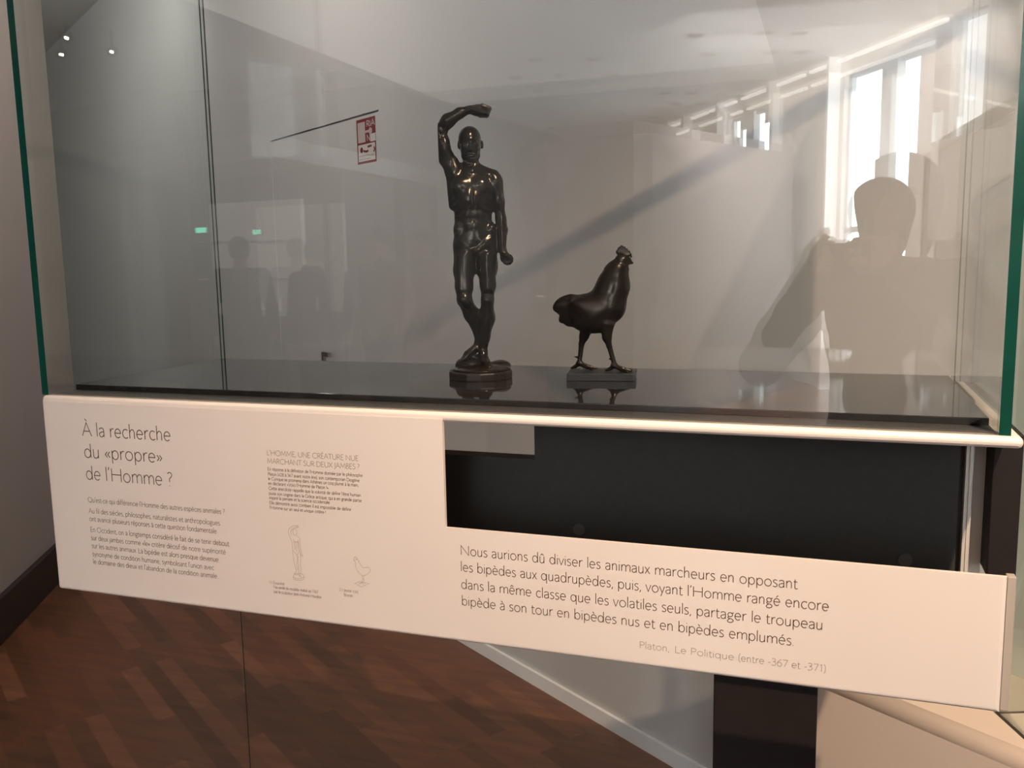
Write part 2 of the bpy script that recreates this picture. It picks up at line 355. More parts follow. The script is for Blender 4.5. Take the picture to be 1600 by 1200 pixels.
G = {
 'a': (36, [sm([(5, 38), (10, 44), (18, 46), (26, 43), (29, 34), (29, 26)]) + [(29, 0)], sm([(29, 27), (18, 25), (8, 20), (5, 12), (9, 3), (16, 0), (24, 4), (29, 13)])]),
 'b': (42, [[(7, 74), (7, 0)], arc(22, 23, 15, 23)]), 'c': (36, [arc(22, 23, 16, 23, 48, 312)]),
 'd': (43, [arc(20, 23, 15, 23), [(36, 74), (36, 0)]]), 'e': (40, [[(5, 24), (35, 24)] + arc(20, 23, 15, 23, 3, 315)]),
 'f': (23, [sm([(24, 72), (18, 74), (12, 68), (10, 56)]) + [(10, 0)], [(2, 45), (21, 45)]]),
 'g': (38, [arc(18, 31, 12, 14), [(27, 42), (37, 45)], sm([(11, 19), (6, 12), (11, 6), (24, 4), (32, -2), (33, -11), (26, -19), (17, -21), (7, -18), (4, -11), (8, -3), (15, 3)])]),
 'h': (39, [[(7, 74), (7, 0)], n_(7)]), 'i': (14, [[(7, 46), (7, 0)], dot(7, 63)]), 'j': (14, [sm([(7, 46), (7, 0), (7, -12), (3, -20), (-3, -22)]), dot(7, 63)]),
 'k': (33, [[(7, 74), (7, 0)], [(28, 46), (7, 22)], [(14, 29), (31, 0)]]), 'l': (14, [[(7, 74), (7, 0)]]),
 'm': (61, [[(7, 46), (7, 0)], n_(7), n_(31)]), 'n': (39, [[(7, 46), (7, 0)], n_(7)]), 'o': (44, [arc(22, 23, 17, 23)]),
 'p': (42, [[(7, 46), (7, -22)], arc(22, 23, 15, 23)]), 'q': (43, [arc(20, 23, 15, 23), [(36, 46), (36, -22)]]),
 'r': (26, [[(7, 46), (7, 0)], sm([(7, 28), (11, 38), (17, 45), (25, 45)])]),
 's': (30, [sm([(25, 42), (16, 46), (8, 42), (6, 35), (10, 28), (18, 23), (24, 17), (25, 10), (21, 3), (13, 0), (4, 4)])]),
 't': (25, [[(10, 60)] + sm([(10, 40), (10, 10), (12, 2), (18, 0), (24, 3)]), [(3, 45), (22, 45)]]),
 'u': (39, [[(7, 46)] + sm([(7, 20), (8, 6), (17, 0), (26, 5), (31, 16)]), [(31, 46), (31, 0)]]),
 'v': (33, [[(2, 46), (16, 0), (31, 46)]]), 'x': (32, [[(3, 46), (29, 0)], [(28, 46), (3, 0)]]), 'y': (33, [[(2, 46), (17, 4)], [(31, 46), (10, -22)]]), 'z': (32, [[(4, 46), (27, 46), (4, 0), (28, 0)]]),
 'A': (54, [[(2, 0), (27, 70), (52, 0)], [(11, 25), (43, 25)]]), 'B': (44, [[(8, 0), (8, 68)], sm([(8, 68), (24, 67), (32, 59), (32, 46), (24, 37), (8, 36)]), sm([(8, 36), (27, 35), (37, 26), (37, 11), (27, 1), (8, 0)])]),
 'C': (64, [arc(38, 34, 33, 35, 48, 312)]), 'D': (62, [[(8, 0), (8, 68)], sm([(8, 68), (30, 67), (50, 55), (55, 34), (50, 13), (30, 1), (8, 0)])]),
 'E': (42, [[(37, 68), (8, 68), (8, 0), (37, 0)], [(8, 36), (33, 36)]]), 'F': (40, [[(36, 68), (8, 68), (8, 0)], [(8, 36), (32, 36)]]), 'G': (66, [arc(38, 34, 33, 35, 48, 330), [(46, 30), (66, 30), (66, 8)]]),
 'H': (64, [[(8, 0), (8, 68)], [(56, 0), (56, 68)], [(8, 36), (56, 36)]]), 'I': (16, [[(8, 0), (8, 68)]]), 'J': (20, [[(11, 68)] + sm([(11, 10), (10, -6), (5, -14), (-2, -17)])]),
 'L': (38, [[(8, 68), (8, 0), (36, 0)]]), 'M': (74, [[(7, 0), (13, 68), (37, 16), (61, 68), (67, 0)]]), 'N': (64, [[(8, 0), (8, 68), (56, 0), (56, 68)]]),
 'O': (74, [arc(37, 34, 32, 35)]), 'P': (42, [[(8, 0), (8, 68)], sm([(8, 68), (26, 67), (36, 60), (37, 50), (33, 38), (22, 33), (8, 33)])]),
 'Q': (74, [arc(37, 34, 32, 35), [(40, 10), (66, -10)]]), 'R': (47, [[(8, 0), (8, 68)], sm([(8, 68), (26, 67), (36, 60), (37, 50), (33, 38), (22, 33), (8, 33)]), [(20, 33), (44, 0)]]),
 'S': (42, [sm([(34, 60), (26, 68), (14, 67), (8, 58), (9, 48), (18, 40), (28, 32), (35, 22), (34, 10), (24, 1), (12, 1), (4, 8)])]),
 'T': (50, [[(0, 68), (50, 68)], [(25, 68), (25, 0)]]), 'U': (60, [[(8, 68)] + sm([(8, 26), (12, 8), (30, -1), (48, 8), (52, 26)]) + [(52, 68)]]), 'V': (54, [[(2, 68), (27, 0), (52, 68)]]), 'X': (52, [[(3, 68), (49, 0)], [(48, 68), (2, 0)]]),
 '1': (32, [[(8, 58), (19, 68), (19, 0)]]), '2': (40, [sm([(6, 55), (10, 66), (20, 69), (30, 64), (31, 52), (22, 32), (5, 0)]) + [(35, 0)]]),
 '3': (39, [sm([(6, 62), (16, 68), (27, 65), (31, 54), (27, 43), (15, 38)]), sm([(15, 38), (28, 34), (34, 20), (28, 5), (15, 0), (4, 5)])]),
 '4': (42, [[(28, 0), (28, 68), (3, 18), (39, 18)]]), '6': (41, [sm([(32, 68), (16, 52), (6, 30), (6, 15), (14, 1), (26, 1), (35, 12), (34, 28), (24, 38), (13, 36), (6, 24)])]),
 '7': (40, [[(4, 68), (36, 68), (14, 0)]]), '8': (40, [arc(20, 52, 13, 16), arc(20, 18, 16, 18)]),
 '.': (14, [dot(6, 1)]), ',': (14, [[(8, 5), (4, -11)]]), '’': (14, [[(9, 74), (5, 58)]]), '?': (30, [sm([(4, 62), (12, 69), (22, 66), (25, 55), (20, 45), (13, 36), (12, 20)]), dot(12, 1)]),
 '!': (14, [[(7, 70), (7, 18)], dot(7, 1)]), '«': (32, [[(15, 38), (5, 23), (15, 8)], [(27, 38), (17, 23), (27, 8)]]), '»': (32, [[(5, 38), (15, 23), (5, 8)], [(17, 38), (27, 23), (17, 8)]]),
 '-': (24, [[(4, 25), (20, 25)]]), '(': (20, [sm([(17, 74), (8, 52), (8, 8), (17, -14)])]), ')': (20, [sm([(3, 74), (12, 52), (12, 8), (3, -14)])]), '|': (14, [[(7, 72), (7, -8)]]), ' ': (22, []),
}
def ribbon(bm, pts, wd, y):
    P = [V((p[0], p[1])) for p in pts]
    closed = (P[0] - P[-1]).length < 1e-9 and len(P) > 3
    if closed: P = P[:-1]
    n = len(P); L, R = [], []
    for i in range(n):
        a = P[(i - 1) % n] if (closed or i) else None; b = P[(i + 1) % n] if (closed or i < n - 1) else None
        d1 = (P[i] - a) if a is not None else None; d2 = (b - P[i]) if b is not None else None
        d1 = d1.normalized() if d1 is not None and d1.length > 0 else None; d2 = d2.normalized() if d2 is not None and d2.length > 0 else None
        t = (d1 or V((0, 0))) + (d2 or V((0, 0)))
        if t.length < 1e-6: t = d1 or d2 or V((1, 0))
        t.normalize(); nn = V((-t.y, t.x)); ref = d2 or d1 or t
        k = wd / 2 / max(0.45, abs(t.dot(ref)))
        L.append(bm.verts.new((P[i].x + nn.x * k, y, P[i].y + nn.y * k))); R.append(bm.verts.new((P[i].x - nn.x * k, y, P[i].y - nn.y * k)))
    for i in range(n if closed else n - 1):
        j = (i + 1) % n
        bm.faces.new((R[i], R[j], L[j], L[i]))
def text(bm, s, x0, z0, x1, z1, cap, y, weight=5.2, fit=True, shear=0.0):
    """one line of lettering from (x0,z0) to (x1,z1), capital height cap"""
    u = cap / 68.0; pen = 0; strokes = []
    for ch in s:
        d = unicodedata.normalize('NFD', ch); base = d[0]
        wd, st = G.get(base, G['o']); cx = wd / 2; dz = 24 if base.isupper() else 0
        if base == 'i' and len(d) > 1: st = st[:1]
        for q in st: strokes.append([(pen + a + shear * b, b) for a, b in q])
        for acc in d[1:]:
            pts = {'\u0300': [(-7, 66), (3, 54)], '\u0301': [(7, 66), (-3, 54)], '\u0302': [(-9, 54), (0, 65), (9, 54)]}.get(acc)
            if pts: strokes.append([(pen + cx + a, b + dz) for a, b in pts])
        pen += wd
    sx = (x1 - x0) / pen if fit else u; dz = (z1 - z0) / (x1 - x0)
    for q in strokes:
        ribbon(bm, [(x0 + a * sx, z0 + dz * a * sx + b * u) for a, b in q], weight * u, y)
def flat_mesh(name, bm, m, parent):
    me = bpy.data.meshes.new(name); bm.to_mesh(me); bm.free()
    return link(name, me, m, parent)
# ================================================================== the setting
D_BACK = V((0.8303, -0.5572, 0)); CORNER = V((-9.60, 7.586, 0))
MB = wall_matrix(CORNER, D_BACK)                      # x along the white back wall, -y into the room
D_LEFT = V((-0.478, 0.878, 0)); MLN = V((-2.55, 0.44, 0)); MLF = V((-3.70, 2.552, 0)); LLEN = (MLF - MLN).length
ML = wall_matrix(MLN, MLF - MLN)

def structure(o): return tag(o, kind='structure')
def wall_with_holes(name, mw, length, height, holes, m, thick=0.12):
    """holes: (x0,x1,z0,z1), not overlapping in x"""
    bm = bmesh.new(); x = 0.0
    for a, b, c, d in sorted(holes):
        if a > x: bm_box(bm, (x, 0, 0), (a, thick, height))
        if c > 0: bm_box(bm, (a, 0, 0), (b, thick, c))
        if d < height: bm_box(bm, (a, 0, d), (b, thick, height))
        x = b
    if x < length: bm_box(bm, (x, 0, 0), (length, thick, height))
    bmesh.ops.transform(bm, matrix=mw, verts=bm.verts)
    return structure(finish(bm, name, m))

structure(box('floor', (-11, -17, -0.1), (6, 9, 0), M['floor']))
structure(box('ceiling', (-11, -17, CEIL), (6, 9, CEIL + 0.1), M['ceil']))
# white back wall with the flush hose-reel door
DX0, DX1, DZ = 8.312, 9.447, 2.105
wall_with_holes('wall_back', MB, 13.4, CEIL, [(DX0, DX1, 0.0, DZ)], M['wall'])
d1 = structure(box('door_1', (DX0 + 0.0015, 0.003, 0.004), (DX1 - 0.003, 0.05, DZ - 0.007), M['wall'], mw=MB))
box('door_backing', (DX0, 0.1, 0), (DX1, 0.11, DZ), M['gap'], d1, mw=MB)
bm = bmesh.new()
for a, b in (((8.903, -0.035, 1.01), (8.923, 0.004, 1.03)), ((8.903, -0.05, 1.01), (8.923, -0.035, 1.075)), ((8.903, -0.05, 1.055), (8.973, -0.035, 1.075))): bm_box(bm, a, b)
bmesh.ops.transform(bm, matrix=MB, verts=bm.verts)
finish(bm, 'door_handle', M['steel'], d1)
structure(box('baseboard_back', (0, -0.012, 0), (11.6, 0.0, 0.05), M['white'], mw=MB))
wall_with_holes('wall_left', ML, LLEN, CEIL, [], M['wall_warm'])
structure(box('baseboard_left', (0, -0.025, 0), (LLEN, 0, 0.18), M['base'], mw=ML, bevel=0.003))

# ------------------------------------------------------------------ red fire hose sign on the door
sg = thing('fire_hose_sign', 'red and white fire hose sign high on the white flush wall door', 'sign')
SX0, SX1, SZ0, SZ1 = 9.244, 9.411, 1.902, 2.086
def on_wall(bm): bmesh.ops.transform(bm, matrix=MB, verts=bm.verts)
def rects(name, rs, m, off, parent):
    bm = bmesh.new()
    for a, b, c, d in rs:
        bm_box(bm, (SX0 + a * (SX1 - SX0), -off - 0.0006, SZ0 + c * (SZ1 - SZ0)), (SX0 + b * (SX1 - SX0), -off, SZ0 + d * (SZ1 - SZ0)))
    on_wall(bm); return finish(bm, name, m, parent)
bd = rects('board', [(0, 1, 0, 1)], M['sign_red'], -0.0035, sg)
rects('pale_field', [(0.07, 0.46, 0.475, 0.93)], M['sign_pale'], -0.0028, sg)
rects('instruction_field', [(0.06, 0.95, 0.055, 0.43), (0.72, 0.985, 0.46, 0.63)], M['sign_white'], -0.0028, sg)
def sign_text(name, items, m):
    bm = bmesh.new(); W, H = SX1 - SX0, SZ1 - SZ0
    for s, x0, x1, z, cap, wt in items: text(bm, s, SX0 + x0 * W, SZ0 + z * H, SX0 + x1 * W, SZ0 + z * H, cap * H, 0.0019, weight=wt)
    on_wall(bm); return flat_mesh(name, bm, m, sg)
def sign_shapes(name, polys, m, wt):
    bm = bmesh.new(); W, H = SX1 - SX0, SZ1 - SZ0
    for p in polys: ribbon(bm, [(SX0 + a * W, SZ0 + b * H) for a, b in p], wt, 0.0019)
    on_wall(bm); return flat_mesh(name, bm, m, sg)
sign_text('lettering', [('RIA', 0.53, 0.98, 0.80, 0.13, 15)], M['sign_pale'])
sign_text('number_lettering', [('N', 0.54, 0.72, 0.49, 0.13, 14)], M['sign_pale'])
sign_shapes('reel_symbol', [arc(0.74, 0.70, 0.06, 0.045), arc(0.74, 0.70, 0.02, 0.015), [(0.47, 0.70), (0.66, 0.70)]], M['sign_pale'], 0.010)
sign_shapes('instruction_drawing', [arc(0.24, 0.31, 0.05, 0.04), arc(0.24, 0.31, 0.02, 0.016), [(0.33, 0.29), (0.46, 0.26), (0.6, 0.27)], [(0.56, 0.36), (0.78, 0.37)], sm([(0.88, 0.33), (0.93, 0.28), (0.87, 0.23)])], M['sign_red'], 0.009)
sign_text('small_print', [('en cas d’incendie', 0.1, 0.62, 0.165, 0.035, 9), ('tirer', 0.6, 0.9, 0.15, 0.035, 9), ('ouvrir la vanne', 0.1, 0.7, 0.085, 0.035, 9)], M['sign_red'])

# ------------------------------------------------------------------ white ledge along the wall, right of the case
LX0, LX1, LH, LD = 11.62, 13.36, 0.632, 0.30
bm = bmesh.new(); R_ = 0.028; prof = [(0.0, 0.0), (-LD, 0.0)] + [(-LD + R_ - R_ * math.cos(t * math.pi / 16), LH - R_ + R_ * math.sin(t * math.pi / 16)) for t in range(9)] + [(0.0, LH)]
A_ = [bm.verts.new((LX0, y, z)) for y, z in prof]; B_ = [bm.verts.new((LX1, y, z)) for y, z in prof]
bm.faces.new(A_); bm.faces.new(B_[::-1])
for i in range(len(prof)): bm.faces.new((A_[i], B_[i], B_[(i + 1) % len(prof)], A_[(i + 1) % len(prof)]))
on_wall(bm); le = finish(bm, 'display_ledge', M['ledge'])
for p in le.data.polygons: p.use_smooth = len(p.vertices) == 4 and p.area < 0.02 * (LX1 - LX0)
tag(le, 'low white ledge with rounded top edge, right of the dark leg', 'ledge')

# ------------------------------------------------------------------ neighbouring glass case on the ledge
nb = thing('glass_showcase', 'tall clear glass case standing on the low white ledge', 'showcase', (0.318, 0.711, LH), math.atan2(-0.94, 0.35))
def panes(parent, L, W, z0, z1, t=0.008):
    for nm, a, b in (('glass_pane', (0, 0, z0), (L, t, z1)), ('glass_pane', (0, W - t, z0), (L, W, z1)), ('glass_pane', (0, t, z0), (t, W - t, z1)), ('glass_pane', (L - t, t, z0), (L, W - t, z1))):
        o = box(nm, a, b, [M['glass_side'], M['green_thin']], parent)
        for p in o.data.polygons:
            if p.normal.z < -0.5: p.material_index = 1
    o = box('glass_lid', (0, 0, z1), (L, W, z1 + t), [M['glass_side'], M['green_thin']], parent)
    for p in o.data.polygons:
        if abs(p.normal.z) < 0.5: p.material_index = 1
panes(nb, 0.11, 0.18, 0.0, 1.15)

# ================================================================== the display case
XL, XR, YB = -1.172, 0.193, 0.440
case = thing('display_case', 'glass display case with black shelf and cream text panel holding two bronzes', 'display case', (-0.49, 0.2, 0))
CI = Matrix.Translation((0.49, -0.2, 0))
def cpart(o):
    o.matrix_parent_inverse = CI; return o
def pane(name, a, b, m, edge, edge_test):
    o = cpart(box(name, a, b, [m, edge, M['green_thin']], case))
    for p in o.data.polygons:
        if edge_test(p): p.material_index = 1 if p.normal.y < -0.5 else 0
    return o
ZG, ZT = 1.2965, 2.25
pane('front_glass', (XL + 0.0115, -0.006, ZG), (XR - 0.0125, 0.004, ZT), M['glass'], M['green_thin'], lambda p: abs(p.normal.y) < 0.5)
for x0, x1 in ((XL - 0.002, XL + 0.011), (XR - 0.012, XR)):
    pane('side_glass', (x0, -0.006, ZG), (x1, YB, ZT), M['glass_side'], M['green'], lambda p: abs(p.normal.x) < 0.5)
pane('back_glass', (XL + 0.0115, 0.432, ZG), (XR - 0.0125, YB, ZT), M['glass'], M['green_thin'], lambda p: abs(p.normal.y) < 0.5)
pane('lower_glass', (XL + 0.0115, 0.432, 0.0), (-0.085, YB, 1.283), M['glass'], M['green_thin'], lambda p: abs(p.normal.y) < 0.5)
for x, z0, z1 in ((XL + 0.0035, ZG, ZT), (XL + 0.0118, ZG, ZT), (XR - 0.004, ZG, ZT), (XL + 0.0118, 0.0, 1.283)):
    cpart(box('joint_seam', (x - (0.0009 if z0 else 0.0004), YB - 0.001, z0), (x + (0.0009 if z0 else 0.0004), YB + 0.0008, z1), M['green_thin'], case))
cpart(box('deck', (XL + 0.0115, 0.0045, 1.2966), (XR - 0.0125, 0.4315, 1.2972), M['deck'], case))
pane('glass_lid', (XL, -0.006, ZT), (XR, YB, ZT + 0.01), M['glass'], M['green_thin'], lambda p: abs(p.normal.z) < 0.5)
cpart(box('top_rail', (XL, 0.434, 2.261), (XR + 0.6, 0.460, 2.285), M['alu'], case, bevel=0.003))
cpart(box('shelf', (XL + 0.012, 0.049, 1.2973), (0.1795, 0.4305, 1.3060), M['shelf'], case, bevel=0.0006))
# cream folded sheet: top board and L-shaped front, one piece with rounded arrises
PT, PM, PB, PX0, PX1, PCX = 1.2965, 1.139, 0.979, -1.168, 0.205, -0.4795
cpart(box('top_board', (PX0, -0.0145, 1.2835), (PX1, 0.44, PT), M['panel'], case, bevel=0.006, seg=4))
bm = bmesh.new()
out = [(PX0, PB), (PX1 - 0.008, PB), (PX1 - 0.008, PM), (PCX, PM), (PCX, PT - 0.004), (PX0, PT - 0.004)]
a = [bm.verts.new((x, -0.015, z)) for x, z in out]; b = [bm.verts.new((x, -0.009, z)) for x, z in out]
bm.faces.new(a[::-1]); bm.faces.new(b)
for i in range(6): bm.faces.new((a[i], a[(i + 1) % 6], b[(i + 1) % 6], b[i]))
bmesh.ops.recalc_face_normals(bm, faces=bm.faces)
pe = [e for e in bm.edges if all(abs(v.co.y + 0.015) < 1e-6 for v in e.verts) and not (abs(e.verts[0].co.z - PM) < 1e-4 and abs(e.verts[1].co.z - PM) < 1e-4) and not (abs(e.verts[0].co.x - PCX) < 1e-4 and abs(e.verts[1].co.x - PCX) < 1e-4)]
ve = [e for e in bm.edges if abs(e.verts[0].co.y - e.verts[1].co.y) > 0.004 and abs(e.verts[0].co.x - PX0) < 1e-4]
bmesh.ops.bevel(bm, geom=pe + ve, offset=0.005, segments=4, profile=0.5, affect='EDGES')
panel = cpart(finish(bm, 'text_panel', M['panel'], case))
cpart(box('side_return', (0.1975, -0.0095, PB + 0.001), (0.2065, 0.004, PM - 0.001), M['return'], case, bevel=0.001))

TY = -0.0153
def lettering(name, m, lines, weight=5.2, shear=0.0):
    bm = bmesh.new()
    for s, x0, z0, x1, z1, cap in lines: text(bm, s, x0, z0, x1, z1, cap, TY, weight, shear=shear)
    return flat_mesh(name, bm, m, panel)
lettering('title_lettering', M['ink'], [('À la recherche', -1.091, 1.236, -0.922, 1.236, 0.0205), ('du «propre»', -1.091, 1.2015, -0.940, 1.2015, 0.0205), ('de l’Homme ?', -1.091, 1.1665, -0.924, 1.1665, 0.0205)], 5.0)
lettering('introduction_lettering', M['ink_grey'], [
    ('Qu’est-ce qui différencie l’Homme des autres espèces animales ?', -1.091, 1.130, -0.834, 1.130, 0.0076),
    ('Au fil des siècles, philosophes, naturalistes et anthropologues', -1.091, 1.112, -0.844, 1.112, 0.0076),
    ('ont avancé plusieurs réponses à cette question fondamentale', -1.091, 1.099, -0.851, 1.099, 0.0076),
    ('En Occident, on a longtemps considéré le fait de se tenir debout', -1.091, 1.0815, -0.830, 1.0815, 0.0076),
    ('sur deux jambes comme «le» critère décisif de notre supériorité', -1.091, 1.068, -0.837, 1.068, 0.0076),
    ('sur les autres animaux. La bipédie est alors presque devenue', -1.091, 1.055, -0.851, 1.055, 0.0076),
    ('synonyme de condition humaine, symbolisant l’union avec', -1.091, 1.0415, -0.860, 1.0415, 0.0076),
    ('le domaine des dieux et l’abandon de la condition animale...', -1.091, 1.029, -0.850, 1.029, 0.0076)], 7.0)
lettering('heading_lettering', M['ink_pale'], [('L’HOMME, UNE CRÉATURE NUE', -0.756, 1.224, -0.607, 1.224, 0.0072), ('MARCHANT SUR DEUX JAMBES ?', -0.756, 1.212, -0.606, 1.212, 0.0072)], 7.0)
lettering('story_lettering', M['ink_grey'], [
    ('En réponse à la définition de l’Homme donnée par le philosophe', -0.756, 1.2015, -0.602, 1.2015, 0.0045),
    ('Platon (428 à 347 avant notre ère), son contemporain Diogène', -0.756, 1.194, -0.607, 1.194, 0.0045),
    ('le Cynique se promena dans Athènes un coq plumé à la main,', -0.756, 1.1873, -0.609, 1.1873, 0.0045),
    ('en déclarant «Voici l’Homme de Platon !».', -0.756, 1.1803, -0.656, 1.1803, 0.0045),
    ('Cette anecdote rappelle que la volonté de définir l’être humain', -0.756, 1.173, -0.606, 1.173, 0.0045),
    ('puise son origine dans la Grèce antique, qui a en grande partie', -0.756, 1.1655, -0.605, 1.1655, 0.0045),
    ('inspiré la pensée et la science occidentale.', -0.756, 1.159, -0.655, 1.159, 0.0045),
    ('Elle démontre aussi combien il est impossible de définir', -0.756, 1.1515, -0.622, 1.1515, 0.0045),
    ('l’Homme sur un seul et unique critère !', -0.756, 1.1443, -0.663, 1.1443, 0.0045)], 9.0)
lettering('caption_lettering', M['ink_pale'], [
    ('1 |', -0.764, 1.0305, -0.759, 1.0305, 0.0042), ('Écorché', -0.757, 1.0305, -0.738, 1.0305, 0.0042), ('Fac-similé du modèle réalisé en 1767', -0.757, 1.0242, -0.682, 1.0242, 0.0042),
    ('par le sculpteur Jean-Antoine Houdon', -0.757, 1.0173, -0.677, 1.0173, 0.0042)], 9.0)
lettering('caption_lettering', M['ink_pale'], [('2 |', -0.647, 1.032, -0.642, 1.032, 0.0042), ('Jeune coq', -0.640, 1.032, -0.617, 1.032, 0.0042), ('Bronze', -0.640, 1.025, -0.626, 1.025, 0.0042)], 9.0)
lettering('quotation_lettering', M['ink'], [
    ('Nous aurions dû diviser les animaux marcheurs en opposant', -0.459, 1.1035, -0.024, 1.102, 0.0130),
    ('les bipèdes aux quadrupèdes, puis, voyant l’Homme rangé encore', -0.459, 1.0805, 0.012, 1.0785, 0.0130),
    ('dans la même classe que les volatiles seuls, partager le troupeau', -0.459, 1.056, 0.006, 1.0545, 0.0130),
    ('bipède à son tour en bipèdes nus et en bipèdes emplumés.', -0.459, 1.0325, -0.026, 1.0305, 0.0130)], 5.4)
lettering('attribution_lettering', M['ink_pale'], [('Platon, ', -0.215, 1.003, -0.172, 1.003, 0.0088)], 5.4)
lettering('attribution_lettering', M['ink_pale'], [('Le Politique ', -0.170, 1.0028, -0.092, 1.0026, 0.0088), ('(entre -367 et -371)', -0.092, 1.0026, 0.011, 1.002, 0.0088)], 5.4)
# line drawings: pixels of the enlarged print -> panel metres
def dr(pts): return [(-0.7098 + (x - 480) * 1.395e-4, 1.1203 - (y - 175) * 1.385e-4 + 0.0000 * x) for x, y in pts]
def drawing(name, m, polys, wt):
    bm = bmesh.new()
    for p in polys: ribbon(bm, p, wt, TY)
    return flat_mesh(name, bm, m, panel)
SL = 0.115      # the print reads level on the panel although it slopes in the enlarged view
def ds(pts): return dr([(x, y - SL * (x - 440)) for x, y in pts])
figure_lines = [
    ds(sm([(478, 160), (440, 160), (395, 172), (366, 200), (362, 235), (378, 290), (392, 320), (398, 380), (400, 430), (402, 500), (412, 570), (425, 620), (428, 655), (405, 680)])),
    ds(sm([(470, 178), (430, 185), (398, 205), (388, 230), (400, 262)])), ds(arc(437, 228, 26, 34)), ds(arc(474, 173, 9, 9)),
    ds(sm([(455, 268), (480, 285), (494, 320), (492, 360), (498, 420), (505, 470)])), ds(sm([(470, 330), (478, 380), (485, 430), (497, 475)])), ds(arc(508, 483, 12, 11)),
    ds(sm([(412, 310), (430, 335), (440, 330), (452, 338), (475, 318)])), ds([(440, 330), (446, 440)]), ds(sm([(406, 430), (430, 455), (450, 470), (470, 450), (484, 425)])),
    ds(sm([(450, 475), (446, 540), (440, 580), (446, 640)])), ds(sm([(488, 460), (492, 520), (484, 580), (488, 630), (476, 680)])), ds(sm([(460, 480), (458, 560), (462, 600), (456, 660), (480, 715)])),
    ds(arc(455, 705, 66, 28)), ds(sm([(389, 712), (400, 738), (455, 752), (510, 742), (521, 715)])), ds(sm([(405, 670), (420, 690), (450, 690), (490, 722)])), ds(sm([(418, 320), (425, 380), (424, 420)])), ds(sm([(466, 330), (464, 390), (468, 425)]))]
drawing('statuette_drawing', M['ink_pale'], figure_lines, 0.00042)
def dc(pts): return [(-0.6219 + (x - 1110) * 1.395e-4, 1.0808 - (y - 540 - SL * (x - 1110)) * 1.385e-4) for x, y in pts]
rooster_lines = [
    dc(sm([(1112, 545), (1118, 522), (1132, 512), (1148, 520), (1160, 545), (1185, 590), (1210, 622), (1240, 628), (1270, 622), (1295, 645), (1290, 670), (1268, 692), (1240, 705), (1215, 712), (1195, 705), (1165, 680), (1142, 645), (1130, 605), (1128, 570), (1118, 556)])),
    dc(sm([(1200, 710), (1204, 740), (1198, 775)])), dc(sm([(1218, 712), (1216, 745), (1222, 775)])),
    dc([(1112, 795), (1170, 772), (1276, 796), (1190, 832), (1112, 795)]), dc([(1170, 790), (1205, 778), (1240, 800)]), dc([(1150, 800), (1200, 786), (1215, 812)]), dc(arc(1118, 548, 5, 5)), dc(arc(1142, 538, 6, 4))]
drawing('rooster_drawing', M['ink_pale'], rooster_lines, 0.00045)
# black board hung behind the cut-out, notched at its upper left
bm = bmesh.new()
out = [(-0.70, 1.00), (0.165, 1.00), (0.165, 1.283), (-0.395, 1.283), (-0.395, 1.2085), (-0.70, 1.2085)]
a = [bm.verts.new((x, 0.12, z)) for x, z in out]; b = [bm.verts.new((x, 0.15, z)) for x, z in out]
bm.faces.new(a[::-1]); bm.faces.new(b)
for i in range(6): bm.faces.new((a[i], a[(i + 1) % 6], b[(i + 1) % 6], b[i]))
board = cpart(finish(bm, 'back_board', M['black'], case))
for x, z in ((-0.329, 1.110), (0.103, 1.106)):
    s_ = cyl('screw_cap', (x, 0.1165, z), (x, 0.121, z), 0.0085, M['screw'], board)
bm = bmesh.new()
for x0, x1, y0 in ((0.166, 0.1685, 0.108), (0.1685, 0.1705, 0.111), (0.1705, 0.1745, 0.109), (0.1745, 0.1895, 0.120)): bm_box(bm, (x0, y0, 0.93), (x1, 0.16, 1.283))
cpart(finish(bm, 'edge_profile', M['alu'], case))
cpart(box('end_bracket', (0.190, 0.075, 1.1075), (0.2215, 0.17, 1.283), M['leg'], case, bevel=0.0015))
cpart(box('leg', (-0.1455, 0.205, 0.0), (0.0025, 0.335, 1.283), M['leg'], case, bevel=0.002))

